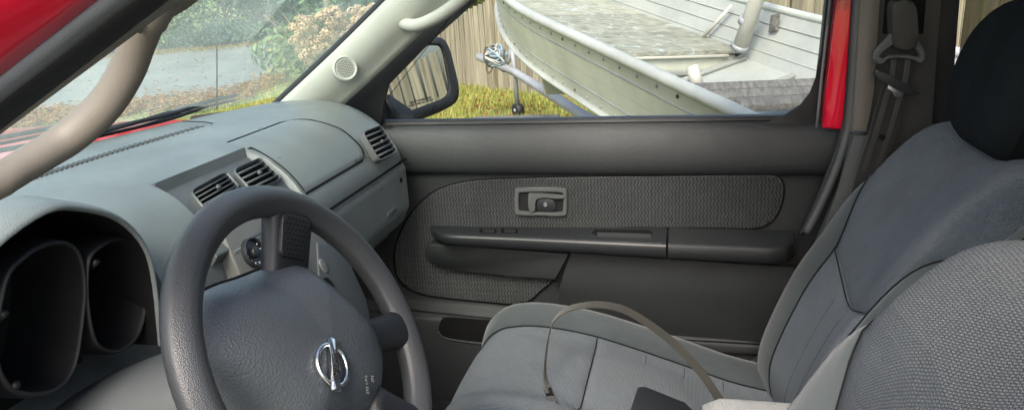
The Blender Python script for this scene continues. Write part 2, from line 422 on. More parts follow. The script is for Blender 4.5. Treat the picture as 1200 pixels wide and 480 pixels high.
# cowl and hood
rows = [[(wsx(y)-dx, y, z-.05*((y-.95)/.7)**2) for y in np.linspace(.2, 1.7, 15)] for dx, z in ((.02, 1.21), (.10, 1.19), (.15, 1.185), (.2, 1.188))]
loft('cowl_panel', rows, 'rubber', car)
def hz(x, y): return 1.190-.030*((y-.95)/.80)**2-.05*max(0, (-x-1.35))**2 + (.016 if .35 < y < .9 else 0)*0
rows = [[(wsx(y)-.2-t*.95, y, hz(wsx(y)-.2-t*.95, y)) for y in np.linspace(.12, 1.78, 27)] for t in np.linspace(0, 1, 12)]
rows.append([(p[0]-.06, p[1], p[2]-.06) for p in rows[-1]]); rows.append([(p[0]-.01, p[1], p[2]-.3) for p in rows[-1]])
loft('hood', rows, 'red_paint', car)
# wipers
for pts in ([(-40, 195), (60, 176), (150, 156), (215, 140), (250, 128)], [(95, 172), (170, 152), (240, 130), (290, 117)], [(-60, 185), (0, 172), (60, 160), (110, 150)]):
    q = [PZ(x, y, 1.236)+V((-.03, 0, .012)) for x, y in pts]
    tube('wiper', spl(q, 20), .0045, 'rubber', car, 8)
    tube('wiper_blade', [p+V((-.008, .0, -.012)) for p in [V(a) for a in spl(q, 12)][4:]], .0035, 'rubber', car, 6)
# antenna on the far fender
a0 = PZ(253, 119, 1.07); a1 = PY(255, -30, a0.y+.02)
an = tube('antenna', [a0-V((0, 0, .03)), a0.lerp(a1, .5), a1], [.004, .0032, .002], 'rubber', car, 8)
# door aperture bands and A pillar on the camera's side
def pil(px, py): return PY(px, py, .40+.0005*px)
def band(name, e1, e2, mat, bulge, dy1, dy2, n=12, seg=7):
    rows = []
    for i in range(n):
        t = -1.0+i/(n-1)*2.9; row = []
        for j in range(seg):
            s = j/(seg-1); x = (e1[0]+(e1[2]-e1[0])*t)*(1-s)+(e2[0]+(e2[2]-e2[0])*t)*s; y = (e1[1]+(e1[3]-e1[1])*t)*(1-s)+(e2[1]+(e2[3]-e2[1])*t)*s
            p = pil(x, y); d = (p-CAM)
            f = 1+(dy1*(1-s)+dy2*s-bulge*math.sin(math.pi*s))/d.length
            row.append(CAM+d*f)
        rows.append(row)
    return loft(name, rows, mat, car, solid=.006)
band('door_frame_paint', (0, -90, 150, -165), (0, 83, 107, 0), 'red_paint', .02, -.02, -.03)
band('door_seal', (0, 82, 106, 0), (0, 113, 150, 0), 'rubber_grey', .012, -.02, -.02)
band('door_seal', (0, 111, 149, 0), (0, 146, 187, 3), 'rubber', .006, -.012, .0)
band('pillar_edge', (0, 144, 186, 3), (0, 151, 205, 0), 'beige_handle', .004, .0, .03)
# upper pillar trim of the near side, swelling where the handle meets it
q = [(150, 30), (160, 25), (175, 12), (190, -12), (260, -60), (250, -20), (228, -6), (212, 6), (195, 16), (178, 22), (165, 30), (155, 36)]
plate('pillar_trim', [pil(x, y)*1 + (pil(x, y)-CAM).normalized()*.05 for x, y in q], -fw, .012, 'beige_handle', car, .004)
hp = spl([(192, -12, .53), (176, 14, .535), (163, 45, .545), (149, 82, .55), (122, 124, .545), (82, 160, .53), (38, 188, .50), (-5, 212, .47), (-60, 232, .44), (-120, 232, .41)], 40)
tube('grab_handle', [PY(*p) for p in hp], [.0175]*6+[.0155]*28+[.016]*6, 'beige_handle', car, 16, flat=.0125, up=(.2, 1, .1))
# far A pillar
le = spl([(318, 130, 1.575), (330, 118, 1.565), (390, 62, 1.545), (447, 6, 1.525), (500, -46, 1.5), (590, -134, 1.465)], 18)
re_ = spl([(395, 134, 1.615), (404, 122, 1.61), (452, 78, 1.585), (500, 33, 1.56), (580, -42, 1.525), (675, -132, 1.485)], 18)
rows = []
for a, b in zip(le, re_):
    A, B = PY(*a), PY(*b); row = []
    for j in range(9):
        s = j/8; p = A.lerp(B, s); row.append(p+(CAM-p).normalized()*(.022*math.sin(math.pi*min(1, s*1.15))**.7 if s < .87 else .008))
    rows.append(row)
pt = loft('pillar_trim', rows, 'beige_trim', car, solid=.004)
c = PY(405, 80, 1.525); nn = (CAM-c).normalized()*.75+V((.25, 0, .1)); nn.normalize()
ux = nn.cross(V((0, 0, 1))).normalized(); uy = nn.cross(ux)
tw = ring_plate('tweeter_ring', circ(c, ux, uy, .0285, 32), circ(c, ux, uy, .0215, 32), nn, .02, 'beige_trim', pt, .003)
plate('tweeter_grille', circ(c-nn*.002, ux, uy, .0216, 32), nn, .01, 'beige_trim', pt)
for i in range(-6, 7):
    for j in range(-6, 7):
        x = (i+(j % 2)*.5)*.0035; y = j*.0031
        if x*x+y*y < .0205**2:
            pass
bm = bmesh.new()
for i in range(-7, 8):
    for j in range(-7, 8):
        x = (i+(j % 2)*.5)*.0040; y = j*.0036
        if x*x+y*y < .020**2:
            vs = [bm.verts.new(p) for p in circ(c+ux*x+uy*y-nn*.0012, ux, uy, .0014, 6)]; bm.faces.new(vs)
bobj('tweeter_mesh', bm, 'rubber', pt)
rows = []
for a in le:
    A = PY(a[0], a[1], a[2]); B = PY(a[0]-5, a[1]-3, a[2]+.012); rows.append([A+V((0, 0, 0)), A.lerp(B, .5)+(CAM-A).normalized()*.006, B])
loft('windshield_seal', rows, 'rubber', car, solid=.003)
tube('grab_handle', [PY(*p) for p in spl([(472, 27, 1.54), (484, 30, 1.515), (500, 26, 1.50), (522, 14, 1.485), (545, -5, 1.47), (585, -45, 1.46), (640, -95, 1.455), (668, -112, 1.50)], 34)], [.010]+[.0135]*33, 'beige_trim', car, 14)
plate('handle_mount', circ(PY(480, 27, 1.535), (1, 0, 0), (0, 0, 1), .022, 20, .017), (0, -1, 0), .01, 'beige_trim', car, .004)
# B pillar
plate('pillar_trim', [PY(x, y, 1.565) for x, y in [(1018, -150), (1011, -30), (1002, 120), (998, 155), (1018, 157), (1024, 110), (1033, -30), (1041, -150)]], (0, -1, 0), .03, 'beige_handle', car, .008)
plate('pillar_cover', [PY(x, y, 1.575) for x, y in [(1038, -150), (1030, -30), (1021, 110), (1015, 160), (1000, 260), (1080, 260), (1092, 150), (1098, 60), (1106, -30), (1116, -150)]], (0, -1, 0), .03, 'pillar_dark', car, .006)
plate('pillar_lower', [PY(x, y, 1.57) for x, y in [(998, 157), (1019, 159), (1016, 185), (1005, 300), (940, 330), (965, 270), (985, 222)]], (0, -1, 0), .03, 'grey_trim', car, .006)
plate('window_seal', [PY(x, y, 1.60) for x, y in [(1110, -150), (1100, -30), (1091, 120), (1086, 175), (1112, 175), (1115, 120), (1127, -30), (1138, -150)]], (0, -1, 0), .02, 'rubber', car, .005)
tube('door_seal', [PY(x, y, 1.59) for x, y in spl([(1016, -140), (1009, -40), (1006, 0), (998, 120), (992, 160), (977, 205), (960, 243), (945, 272)], 26)], .0085, 'grey_trim', car, 10)
tube('door_seal', [PY(x, y, 1.605) for x, y in spl([(1013, -140), (1004, -40), (993, 120), (986, 160), (969, 208), (952, 248), (938, 275)], 26)], .006, 'rubber', car, 8)
plate('rear_quarter_panel', [(.36, 1.62, .3), (1.6, 1.62, .3), (1.6, 1.62, 1.155), (.36, 1.62, 1.155)], (0, -1, 0), .05, 'grey_trim', car, .01)
plate('rear_window', [(.52, 1.63, 1.15), (1.6, 1.63, 1.15), (1.55, 1.50, 1.68), (.48, 1.50, 1.68)], (0, -.97, .24), .004, 'tinted_glass', car)
plate('rear_quarter_panel', [(.50, .26, .3), (1.6, .26, .3), (1.6, .34, 1.70), (.42, .34, 1.70)], (0, -1, .05), .03, 'grey_trim', car)  # unseen near side, added to keep side light off the seat backs
plate('rear_bulkhead', [(1.62, .28, .3), (1.62, 1.6, .3), (1.62, 1.6, 1.2), (1.62, .28, 1.2)], (-1, 0, 0), .04, 'grey_trim', car)
plate('partial_roof', [(-.05, .36, 1.74), (-.05, 1.52, 1.74), (1.64, 1.52, 1.74), (1.64, .38, 1.74)], (0, 0, -1), .05, 'beige_trim', car, .02)  # unseen; front part left out so light reaches the cabin
plate('floor_carpet', [(-1.1, .3, .42), (1.62, .3, .42), (1.62, 1.66, .42), (-1.1, 1.66, .42)], (0, 0, 1), .05, 'carpet', car)
plate('body_side', [(-.66, 1.78, .25), (1.62, 1.78, .25), (1.62, 1.78, 1.10), (-.66, 1.78, 1.10)], (0, -1, 0), .05, 'red_paint', car, .01)
plate('firewall', [(-1.05, .3, .3), (-1.05, 1.66, .3), (-1.0, 1.66, 1.19), (-1.0, .3, 1.19)], (1, 0, 0), .04, 'carpet', car)
plate('transmission_tunnel', [(-1.0, .82, .62), (1.0, .82, .56), (1.0, 1.08, .56), (-1.0, 1.08, .62)], (0, 0, 1), .2, 'carpet', car, .05)

plate('door_jamb', [PY(x, y, 1.668) for x, y in [(940, 145), (1010, 145), (1005, 200), (985, 260), (960, 330), (960, 480), (870, 480), (890, 330)]], (0, -1, 0), .02, 'rubber', car)
plate('cowl_side_blocker', [(-1.25, 1.64, .3), (-.70, 1.662, .3), (-.70, 1.662, 1.15), (-.93, 1.64, 1.222), (-1.25, 1.64, 1.19)], (0, -1, 0), .02, 'rubber', car)  # unseen dark plate, added to keep red reflections out of the windshield
plate('roof_rail', [(-.40, 1.42, 1.71), (1.62, 1.42, 1.74), (1.62, 1.60, 1.68), (-.40, 1.60, 1.68)], (0, 0, -1), .04, 'beige_trim', car, .01)  # unseen; added to shade the red door frame from above
plate('roof_header', [(-.50, .48, 1.715), (-.38, .48, 1.73), (-.38, 1.50, 1.73), (-.50, 1.50, 1.715)], (0, 0, -1), .03, 'beige_trim', car, .01)
# ------------------------------------------------------------------ dashboard
dash = thing('dashboard', 'grey plastic dashboard with air vents, airbag lid and empty instrument hood', 'dashboard')
def head(y): x = wsx(y); return [(x-.03, 1.222), (x+.02, 1.231), (-.93, 1.239), (-.86, 1.241)]
PPs = [(-.80, 1.234), (-.745, 1.214), (-.70, 1.183), (-.67, 1.148), (-.653, 1.11), (-.650, 1.07), (-.652, 1.02), (-.665, .965), (-.71, .90), (-.80, .84)]
PCs = [(-.80, 1.237), (-.757, 1.226), (-.755, 1.204), (-.72, 1.178), (-.68, 1.148), (-.645, 1.122), (-.635, 1.06), (-.625, 1.0), (-.61, .92), (-.60, .80)]
PDs = [(-.84, 1.235), (-.815, 1.225), (-.80, 1.2), (-.80, 1.15), (-.80, 1.1), (-.79, 1.05), (-.74, 1.03), (-.68, 1.02), (-.655, .98), (-.66, .85)]
PSs = [(-.80, 1.237), (-.76, 1.226), (-.72, 1.204), (-.685, 1.165), (-.667, 1.12), (-.66, 1.08), (-.655, 1.03), (-.65, .98), (-.65, .92), (-.66, .85)]
def dense(pr):
    out = []
    for i in range(len(pr)-1):
        for k in range(3):
            t = k/3; p0, p1, p2, p3 = [np.array(pr[min(max(i+d, 0), len(pr)-1)]) for d in (-1, 0, 1, 2)]
            cr = .5*((2*p1)+(p2-p0)*t+(2*p0-5*p1+4*p2-p3)*t*t+(3*p1-p0-3*p2+p3)*t**3); out.append(tuple(cr))
    out.append(pr[-1]); return out
def lin(pr):
    out = []
    for i in range(len(pr)-1):
        for k in range(3): t = k/3; out.append((pr[i][0]*(1-t)+pr[i+1][0]*t, pr[i][1]*(1-t)+pr[i+1][1]*t))
    out.append(pr[-1]); return out
st = []
for y in (.26, .33, .40): st.append((y, PSs, dense))
for y in (.425, .5, .6, .70, .747): st.append((y, PDs, dense))
for y in (.760, .78, .80, .85, .882): st.append((y, PSs, dense))
for y in (.888, .95, 1.0, 1.06, 1.122): st.append((y, PCs, lin))
for y in (1.132, 1.16, 1.2, 1.25, 1.3, 1.35, 1.4, 1.45, 1.5, 1.54): st.append((y, PPs, dense))
rows = [[(x, y, z) for x, z in fn(head(y)+pr)] for y, pr, fn in st]
base = dense(head(1.56)+PPs)
for y, k in ((1.575, .004), (1.60, .014), (1.618, .032), (1.625, .06)):
    rows.append([(x-k*(1 if x > -.85 else 0.2), y, z-k*.8) for x, z in base])
dp = loft('dash_pad', rows, 'dash_plastic', dash, sharp=38)
# passenger airbag lid
def onpass(px, py, lift=.002):
    """hit the passenger side profile with the pixel's ray"""
    best = None; pr = dense(head(1.3)+PPs); d = ray(px, py)
    for i in range(3, len(pr)-1):
        (x1, z1), (x2, z2) = pr[i], pr[i+1]; nx, nz = -(z2-z1), (x2-x1); nx, nz = -nx, -nz
        dn = d.x*nx+d.z*nz
        if abs(dn) < 1e-9: continue
        t = ((x1-CAM.x)*nx+(z1-CAM.z)*nz)/dn; X, Z = CAM.x+d.x*t, CAM.z+d.z*t
        u = ((X-x1)*(x2-x1)+(Z-z1)*(z2-z1))/((x2-x1)**2+(z2-z1)**2)
        if -.02 <= u <= 1.02 and t > 0:
            ln = math.hypot(nx, nz); sg = 1 if nx+nz > 0 else -1
            return V((X+sg*nx/ln*lift, CAM.y+d.y*t, Z+sg*nz/ln*lift))
    return PX(px, py, -.65)
pr = dense(head(1.3)+PPs)
def passrow(x0, x1, n):   # profile points between two arc fractions
    L_ = [0]
    for i in range(1, len(pr)): L_.append(L_[-1]+math.dist(pr[i], pr[i-1]))
    out = []
    for k in range(n):
        s = x0+(x1-x0)*k/(n-1); i = max(j for j in range(len(L_)-1) if L_[j] <= s); t = (s-L_[i])/(L_[i+1]-L_[i])
        a, b = pr[i], pr[i+1]; nx, nz = -(b[1]-a[1]), b[0]-a[0]; l = math.hypot(nx, nz); out.append((a[0]*(1-t)+b[0]*t, a[1]*(1-t)+b[1]*t, nx/l, nz/l))
    return out
def arcof(p):
    L_ = 0; best = (9, 0)
    for i in range(1, len(pr)):
        for k in range(8):
            t = k/8; q = (pr[i-1][0]*(1-t)+pr[i][0]*t, pr[i-1][1]*(1-t)+pr[i][1]*t); d = math.dist(q, (p.x, p.z))
            if d < best[0]: best = (d, L_+math.dist(q, pr[i-1]))
        L_ += math.dist(pr[i], pr[i-1])
    return best[1]
s0, s1 = arcof(onpass(345, 138)), arcof(onpass(395, 206))
ya, yb = 1.140, onpass(430, 182).y
def lid(lift, grow, mat, name, par):
    prof = passrow(s0-grow, s1+grow, 22); rows = []
    for k, (x, z, nx, nz) in enumerate(prof):
        f = k/21; inset = .0
        e = min(f, 1-f)*(s1-s0)
        if e < .035: inset = .035-math.sqrt(max(0, .035**2-(.035-e)**2))
        if f < .5: inset = inset*1.6+ (1-f*2)*.05
        y1 = yb+grow-inset; li = lift if name == 'lid_seam' else (lift*min(1, .45+e/.012) if 0 < k < 21 else 0)
        row = []
        for j in range(24):
            y0_ = 1.03 if x < -.764 else ya; y = y0_+(y1-y0_)*j/23; ed = (y1-y); l2 = li if (ed > .006 or name == 'lid_seam') else (li*.7 if ed > .0005 else 0)
            row.append((x+nx*l2, y, z+nz*l2))
        rows.append(row)
    return loft(name, rows, mat, par)
lid(.0012, .0018, 'seam_black', 'lid_seam', dash)
al = lid(.0032, 0, 'dash_plastic', 'airbag_lid', dash)
p = onpass(421, 187, .0045); 
text('lid_text', 'SRS AIRBAG', .011, p, V((0, 1, .0)), V((-.25, 0, 1)), 'print_dark', al)
# glove box door below and its seam
def pline(name, pts, r, mat, par, fn): return tube(name, [fn(*q) for q in spl(pts, 30)], r, mat, par, 6)
gb = []
for k in range(14):
    z = 1.085-k*.012; gb.append([(-.648+.0 -(.0 if k < 9 else (k-9)*.006)+(0 if 0 < k < 13 else -.006), 1.15+.43*j/20, z) for j in range(21)])
gl = loft('glove_box', gb, 'dash_plastic', dash)
tube('glove_box_seam', [(-.651, y, 1.089) for y in np.linspace(1.14, 1.59, 20)], .003, 'seam_black', dash, 6)
tube('glove_box_seam', [(-.652, y, .992) for y in np.linspace(1.14, 1.57, 20)], .003, 'seam_black', dash, 6)
plate('screw', circ((-.6465, 1.545, 1.05), (0, 1, 0), (0, 0, 1), .006, 12), (1, 0, 0), .004, 'seam_black', gl)
box('latch', (-.650, 1.47, .995), (.012, .05, .012), 'bezel_plastic', gl, .003)
# air vents: frame, dark throat and slats
def vent(corners, plane_p, n, nsl, label=None, mat='bezel_plastic', horiz=True, depth=.03):
    C4 = [PP(x, y, plane_p, n) for x, y in corners]   # tl, tr, br, bl
    n = V(n).normalized()
    def bl(u, v): return (C4[0]*(1-u)+C4[1]*u)*(1-v)+(C4[3]*(1-u)+C4[2]*u)*v
    def ol(g, r=.16):
        pts = []
        for cu, cv, a0 in ((1-r, 1-r, 0), (r, 1-r, 90), (r, r, 180), (1-r, r, 270)):
            for k in range(5):
                a = rad(a0+90*k/4); pts.append(bl(.5+(cu+r*math.cos(a)-.5)*g, .5+(cv+r*math.sin(a)-.5)*g))
        return pts
    v = ring_plate('air_vent', [p+n*.0105 for p in ol(1.0)], [p+n*.0105 for p in ol(.90)], n, .014, mat, dash, .002)
    plate('throat', [p+n*.0012 for p in ol(.95)], n, .004, 'seam_black', v)
    for k in range(nsl):
        vv = .5+((k+.5)/nsl-.5)*.82
        if horiz: a, b, wdt = bl(.07, vv), bl(.93, vv), (bl(.5, 0)-bl(.5, 1)).length
        else: a, b, wdt = bl(vv, .07), bl(vv, .93), (bl(0, .5)-bl(1, .5)).length
        d = (b-a).normalized(); th = wdt/nsl*.30; tilt = (n*.9+d.cross(n)*.45).normalized()
        tube('slat', [a+n*.0065, b+n*.0065], th*.5, 'grey_trim', v, 8, flat=.004, up=tilt)
    tube('slat_tab', [bl(.55, .5)+n*.008, bl(.55, .5)+n*.0135], .004, mat, v, 8)
    return v
PB = V((-.70, 1.0, 1.163)); NB = V((.60, 0, .80))
plate('center_bezel', [PP(x, y, PB+NB*.003, NB) for x, y in [(193, 220), (240, 198), (287, 177), (305, 187), (325, 201), (340, 220), (348, 236), (330, 262), (255, 300), (225, 280), (200, 250)]], NB, .02, 'bezel_plastic', dash, .005)
vent([(219, 229), (263, 205), (280, 224), (236, 250)], PB+NB*.004, NB, 4)
vent([(269, 204), (303, 188), (330, 213), (294, 231)], PB+NB*.004, NB, 4)
pv = onpass(442, 170, .008); 
vent([(420, 157), (443, 148), (464, 180), (441, 192)], pv, V((.86, 0, .5)), 5, mat='grey_trim', depth=.02)
# centre stack below the bezel, seen through the steering wheel
NS = V((.93, 0, .37)); PS = V((-.628, 1.0, 1.06))
plate('stack_panel', [PP(x, y, PS+NS*.006, NS) for x, y in [(262, 276), (300, 246), (345, 240), (372, 262), (392, 300), (400, 360), (330, 385), (285, 330)]], NS, .02, 'silver_plastic', dash, .004)
for (x, y, r, kind) in ((318, 270, .021, 0), (297, 296, .024, 1), (345, 300, .02, 1)):
    c = PP(x, y, PS+NS*.008, NS); yy = V((0, 1, 0)); zz = NS.cross(yy)*-1
    gd = ring_plate('control_dial', circ(c+NS*.006, yy, zz, r, 28), circ(c+NS*.006, yy, zz, r*.84, 28), NS, .012, 'gloss_black', dash, .002)
    plate('dial_face', circ(c+NS*.001, yy, zz, r*.86, 24), NS, .004, 'gloss_black', gd)
    for k in range(9):
        a = rad(-30+k*30); b0 = c+NS*.0016+yy*math.cos(a)*r*.66+zz*math.sin(a)*r*.66; b1 = c+NS*.0016+yy*math.cos(a)*r*.78+zz*math.sin(a)*r*.78
        tube('dial_mark', [b0, b1], .0008, 'red_print' if (kind == 0 and k in (3, 4, 5)) else 'white_print', gd, 5)
    plate('dial_knob', circ(c+NS*.008, yy, zz, r*.36, 16), NS, .01, 'gloss_black', gd, .002)
plate('stack_lower', [PP(x, y, PS+NS*.009, NS) for x, y in [(372, 283), (402, 288), (430, 350), (440, 400), (395, 420), (375, 340)]], NS, .015, 'dash_dark', dash, .004)
c = PP(380, 311, PS+NS*.011, NS); plate('push_button', circ(c, (0, 1, 0), NS.cross(V((0, 1, 0))), .009, 16, .014), NS, .006, 'silver_plastic', dash, .002)
c = PP(386, 336, PS+NS*.0105, NS); plate('socket_hole', circ(c, (0, 1, 0), NS.cross(V((0, 1, 0))), .014, 16, .018), NS, .004, 'seam_black', dash)
# defroster slots
for k in range(34):
    t = k/33; x = 45+t*195; y = 208-t*60+math.sin(t*3.1)*-1.5
    p = PZ(x, y, 1.2405); p.z = 1.2375
    box('defroster_slot', p+V((-.012, 0, .0015)), (.018, .0042, .004), 'dash_dark', dp)
tube('stray_wire', [PZ(x, y, 1.2425) for x, y in spl([(213, 142), (225, 142.5), (240, 143), (249, 144.5)], 8)], .0012, 'rubber', dash, 6)
# instrument hood
A = [(.452, 1.05), (.449, 1.12), (.452, 1.185), (.485, 1.232), (.535, 1.262), (.60, 1.277), (.643, 1.267), (.693, 1.238), (.724, 1.192), (.727, 1.14), (.715, 1.06)]
A = spl([(0, a, b) for a, b in A], 41); cy, cz = .588, 1.14
def arch(x, g, dz=0): return [(x, cy+(p[1]-cy)*(1+g/.14), cz+(p[2]-cz)*(1+g/.14)+dz) for p in A]
loft('hood_lining', [arch(-.80, .003), arch(-.72, .001), arch(-.664, -.003), arch(-.6515, -.0035)], 'cluster_black', dash)
rows = [arch(-.6515, -.0036), arch(-.648, -.002), arch(-.647, 0), arch(-.651, .004), arch(-.665, .008), arch(-.70, .012), arch(-.75, .013, -.004), arch(-.80, .012, -.012), arch(-.86, .010, -.024), arch(-.93, .006, -.045)]
ih = loft('instrument_hood', rows, 'dash_plastic', dash)
ic = plate('instrument_panel', [(-.765, p[1], p[2]) for p in arch(-.765, -.012)] + [(-.765, .70, 1.02), (-.765, .46, 1.02)], (1, 0, 0), .02, 'cluster_black', dash)
for hole in ([(106, 305), (118, 291), (138, 282), (156, 288), (167, 315), (170, 348), (164, 384), (149, 404), (130, 410), (113, 398), (105, 365), (103, 332)],
             [(8, 332), (27, 306), (50, 291), (74, 287), (91, 299), (98, 335), (94, 385), (86, 428), (69, 451), (41, 459), (13, 450), (-3, 410)]):
    hp_ = [PX(x, y, -.668) for x, y in hole]; cc = sum(hp_, V())/len(hp_); H = [V(q) for q in spl(hp_, 40, True)]
    def ex(k, x): return [V((x, cc.y+(q.y-cc.y)*k, cc.z+(q.z-cc.z)*k)) for q in H]
    up = [ex(1.12, -.765), ex(1.10, -.69), ex(1.08, -.671), ex(1.05, -.666), ex(1.015, -.666), ex(1.0, -.671), ex(.95, -.74), ex(.92, -.775)]
    pod = loft('gauge_pod', up, 'cluster_black', dash, closed=True)
    plate('pod_floor', ex(.94, -.770), (1, 0, 0), .004, 'black_matte', pod)
    tube('pod_rim', ex(1.01, -.6685), .0010, 'cluster_black', pod, 6, closed=True)
for (x, y) in ((112, 311), (4, 372), (18, 455)):
    p = PX(x, y, -.668); tube('clip', [p+V((-.01, 0, -.004)), p+V((.004, 0, .006))], .004, 'cluster_black', dash, 8)
# column cover
WC = V((-.3826, .641, 1.1126)); WT = rad(26.6); WN = V((math.cos(WT), 0, math.sin(WT))); WU = V((-math.sin(WT), 0, math.cos(WT))); WE = V((0, 1, 0))
rows = []
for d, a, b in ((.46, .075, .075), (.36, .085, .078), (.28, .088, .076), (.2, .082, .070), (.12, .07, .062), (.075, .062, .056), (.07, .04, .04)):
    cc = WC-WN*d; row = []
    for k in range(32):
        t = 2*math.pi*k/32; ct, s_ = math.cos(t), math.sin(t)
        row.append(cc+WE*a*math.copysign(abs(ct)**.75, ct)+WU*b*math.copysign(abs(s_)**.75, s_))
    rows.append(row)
loft('column_cover', rows, 'bezel_plastic', dash, closed=True, caps=True)  # darker plastic stands in for the shade under dash and wheel
tube('column_seam', [rows[1][2]+V((0, 0, .001)), rows[3][2]+V((0, 0, .001)), rows[5][2]], .002, 'seam_black', dash, 6)

# ------------------------------------------------------------------ steering wheel
sw = thing('steering_wheel', 'black leather-grained steering wheel turned a quarter, chrome emblem on its hub', 'steering wheel', loc=WC)
def WP(e, u, h=0): return WC+WE*e+WU*u+WN*h
def w2(px, py, h):
    p = PP(px, py, WC+WN*h, WN)-WC; return (p.dot(WE), p.dot(WU))
path = [WP(.1745*math.cos(2*math.pi*k/96), .1745*math.sin(2*math.pi*k/96)) for k in range(96)]
rows = []
for k in range(97):
    a = 2*math.pi*k/96; d = WE*math.cos(a)+WU*math.sin(a); pos = WC+d*.1745
    rows.append([pos+d*.0185*math.cos(t)+WN*.0165*math.sin(t)+WN*(.0015*math.cos(4*t)) for t in [2*math.pi*j/20 for j in range(20)]])
loft('rim', rows, 'wheel_leather', sw, closed=True)
# the wheel is turned by about 47 degrees: E2/U2 are its own right and up
PH = rad(47); E2 = WE*math.cos(PH)+WU*math.sin(PH); U2 = -WE*math.sin(PH)+WU*math.cos(PH)
def W2P(e, u, h=0): return WC+E2*e+U2*u+WN*h
def W2E(e, u): return e*math.cos(PH)-u*math.sin(PH)
hr_ = [(0, .137), (.032, .129), (.057, .102), (.077, .070), (.098, .036), (.105, .012), (.099, -.010), (.086, -.045), (.067, -.080), (.046, -.107), (.022, -.120)]
full = hr_ + [(0, -.123)] + [(-e, u) for e, u in reversed(hr_[1:])]
full = [(p[0], p[1]) for p in spl([(a, b, 0) for a, b in full], 88, True)]
rows = []
for k, h in ((1.06, -.065), (1.055, -.052), (1.035, -.040), (.99, -.028), (.92, -.017), (.82, -.006), (.68, .0045), (.5, .012), (.3, .0155), (.08, .017)):
    rows.append([W2P(p[0]*k, p[1]*k, h-.010*max(0, -p[1]*k/.12)+.26*max(0, W2E(p[0]*k, p[1]*k))) for p in full])
hub = loft('hub_cover', rows, 'pad_leather', sw, closed=True, caps=True)
tube('hub_seam', [W2P(p[0]*1.052, p[1]*1.052, -.045-.010*max(0, -p[1]/.12)+.26*max(0, W2E(p[0], p[1]))) for p in full], .002, 'seam_black', hub, 6, closed=True)
def spoke(a0, w0, w1, r0, r1=.170, h0=.0, th=.015):
    rows = []
    for k in range(8):
        t = k/7; r = r0+(r1-r0)*t; wdt = w0+(w1-w0)*t*t; d = WE*math.cos(a0)+WU*math.sin(a0); s = WE*-math.sin(a0)+WU*math.cos(a0)
        h = h0*(1-t)-.002*t; row = []
        for j in range(20):
            q = 2*math.pi*j/20; cq, sq = math.cos(q), math.sin(q)
            row.append(WC+d*r+s*wdt*math.copysign(abs(cq)**.6, cq)+WN*(h+th*math.copysign(abs(sq)**.6, sq)))
        rows.append(row)
    return loft('spoke', rows, 'spoke_black', sw, closed=True, caps=True)
ang = PH+rad(11.5)
s1 = spoke(ang, .030, .036, .085, h0=-.030)
spoke(PH+rad(168.5), .030, .036, .085, h0=-.030)
spoke(PH-rad(67.5), .021, .026, .10, h0=-.014); spoke(PH-rad(112.5), .021, .026, .10, h0=-.014)
# perforated grip pad on the upper spoke
GS = .028/.085
d = WE*math.cos(ang)+WU*math.sin(ang); s = WE*-math.sin(ang)+WU*math.cos(ang); dS = (d+WN*GS).normalized(); nS = (WN-d*GS).normalized(); cS = WC+d*.132+WN*.0022
gp = plate('grip_pad', rrect(cS+nS*.0012+s*.002, dS, s, .050, .046, .008), nS, .005, 'spoke_black', s1, .0015)
for i in range(8):
    for j in range(7):
        o_ = -.017+j*.006+(i % 2)*.003
        if abs(o_) < .0195: plate('grip_dimple', circ(cS+dS*(-.021+i*.0058)+s*o_+nS*.0016, dS, s, .0013, 6), nS, .0008, 'seam_black', s1)
# emblem: ring and bar with lettering
C0 = PP(388, 428, WC+WN*.0165, WN)
tube('emblem_ring', [C0+WE*.0225*math.cos(2*math.pi*k/40)+WU*.0225*math.sin(2*math.pi*k/40)+WN*.002 for k in range(40)], .0028, 'chrome', sw, 8, closed=True, flat=.003, up=WN)
eb_ = box('emblem_bar', C0+WN*.004, (.058, .0115, .005), 'chrome', sw, .0012, ax=(E2, U2, WN))
text('emblem_text', 'NISSAN', .0095, C0+WN*.0068, E2, U2, 'print_black', eb_)
for i in range(2):
    p = PP(428+i*7, 447-i*3, WC+WN*.0105, WN)
    text('hub_text', ('SRS AIRBAG', 'SRS')[i], .0055, p+WN*.0022-U2*.0, E2, U2, 'print_grey', hub)

# ------------------------------------------------------------------ passenger door
door = thing('passenger_door', 'closed dark grey far door with cloth insert, armrest and wing mirror', 'car door', loc=(-.2, 1.68, .38))
def xr(z): return float(np.interp(z, [.38, .6, .78, .95, 1.10, 1.16], [.10, .16, .21, .272, .313, .32]))
prof = [(1.72, 1.150), (1.69, 1.157), (1.676, 1.1565), (1.664, 1.151), (1.652, 1.139), (1.644, 1.122), (1.638, 1.098), (1.636, 1.072), (1.639, 1.050), (1.647, 1.039), (1.654, 1.034), (1.657, 1.0), (1.657, .85), (1.657, .72), (1.652, .692), (1.646, .675), (1.642, .666), (1.636, .661), (1.632, .645), (1.628, .58), (1.624, .48), (1.62, .38)]
prof = [tuple(p) for p in spl([(0, a, b) for a, b in prof], 70)]
rows = []
for i in range(41):
    t = i/40; rows.append([(-.86+t*(xr(p[2])+.86), p[1]+(.004*((t-.97)/.03) if t > .97 else 0), p[2]-.012*t*(1 if p[2] < .75 else 0)*min(1, (.75-p[2])/.05 if p[2] < .75 else 0)*3) for p in prof])
loft('trim_panel', rows, 'door_plastic', door)
FN = (0, -1, 0)
def dpl(name, px, Y, th, mat, bev=.004, par=door, n=60, sm=True):
    pts = spl([(x, y, 0) for x, y in px], n, True) if sm else [(x, y, 0) for x, y in px]
    return plate(name, [PY(p[0], p[1], Y) for p in pts], FN, th, mat, par, bev)
def uvxz(o):
    me = o.data; l = me.uv_layers.new(name='UVMap')
    for lp in me.loops: v = me.vertices[lp.vertex_index].co; l.data[lp.index].uv = (v.x, v.z)
    return o
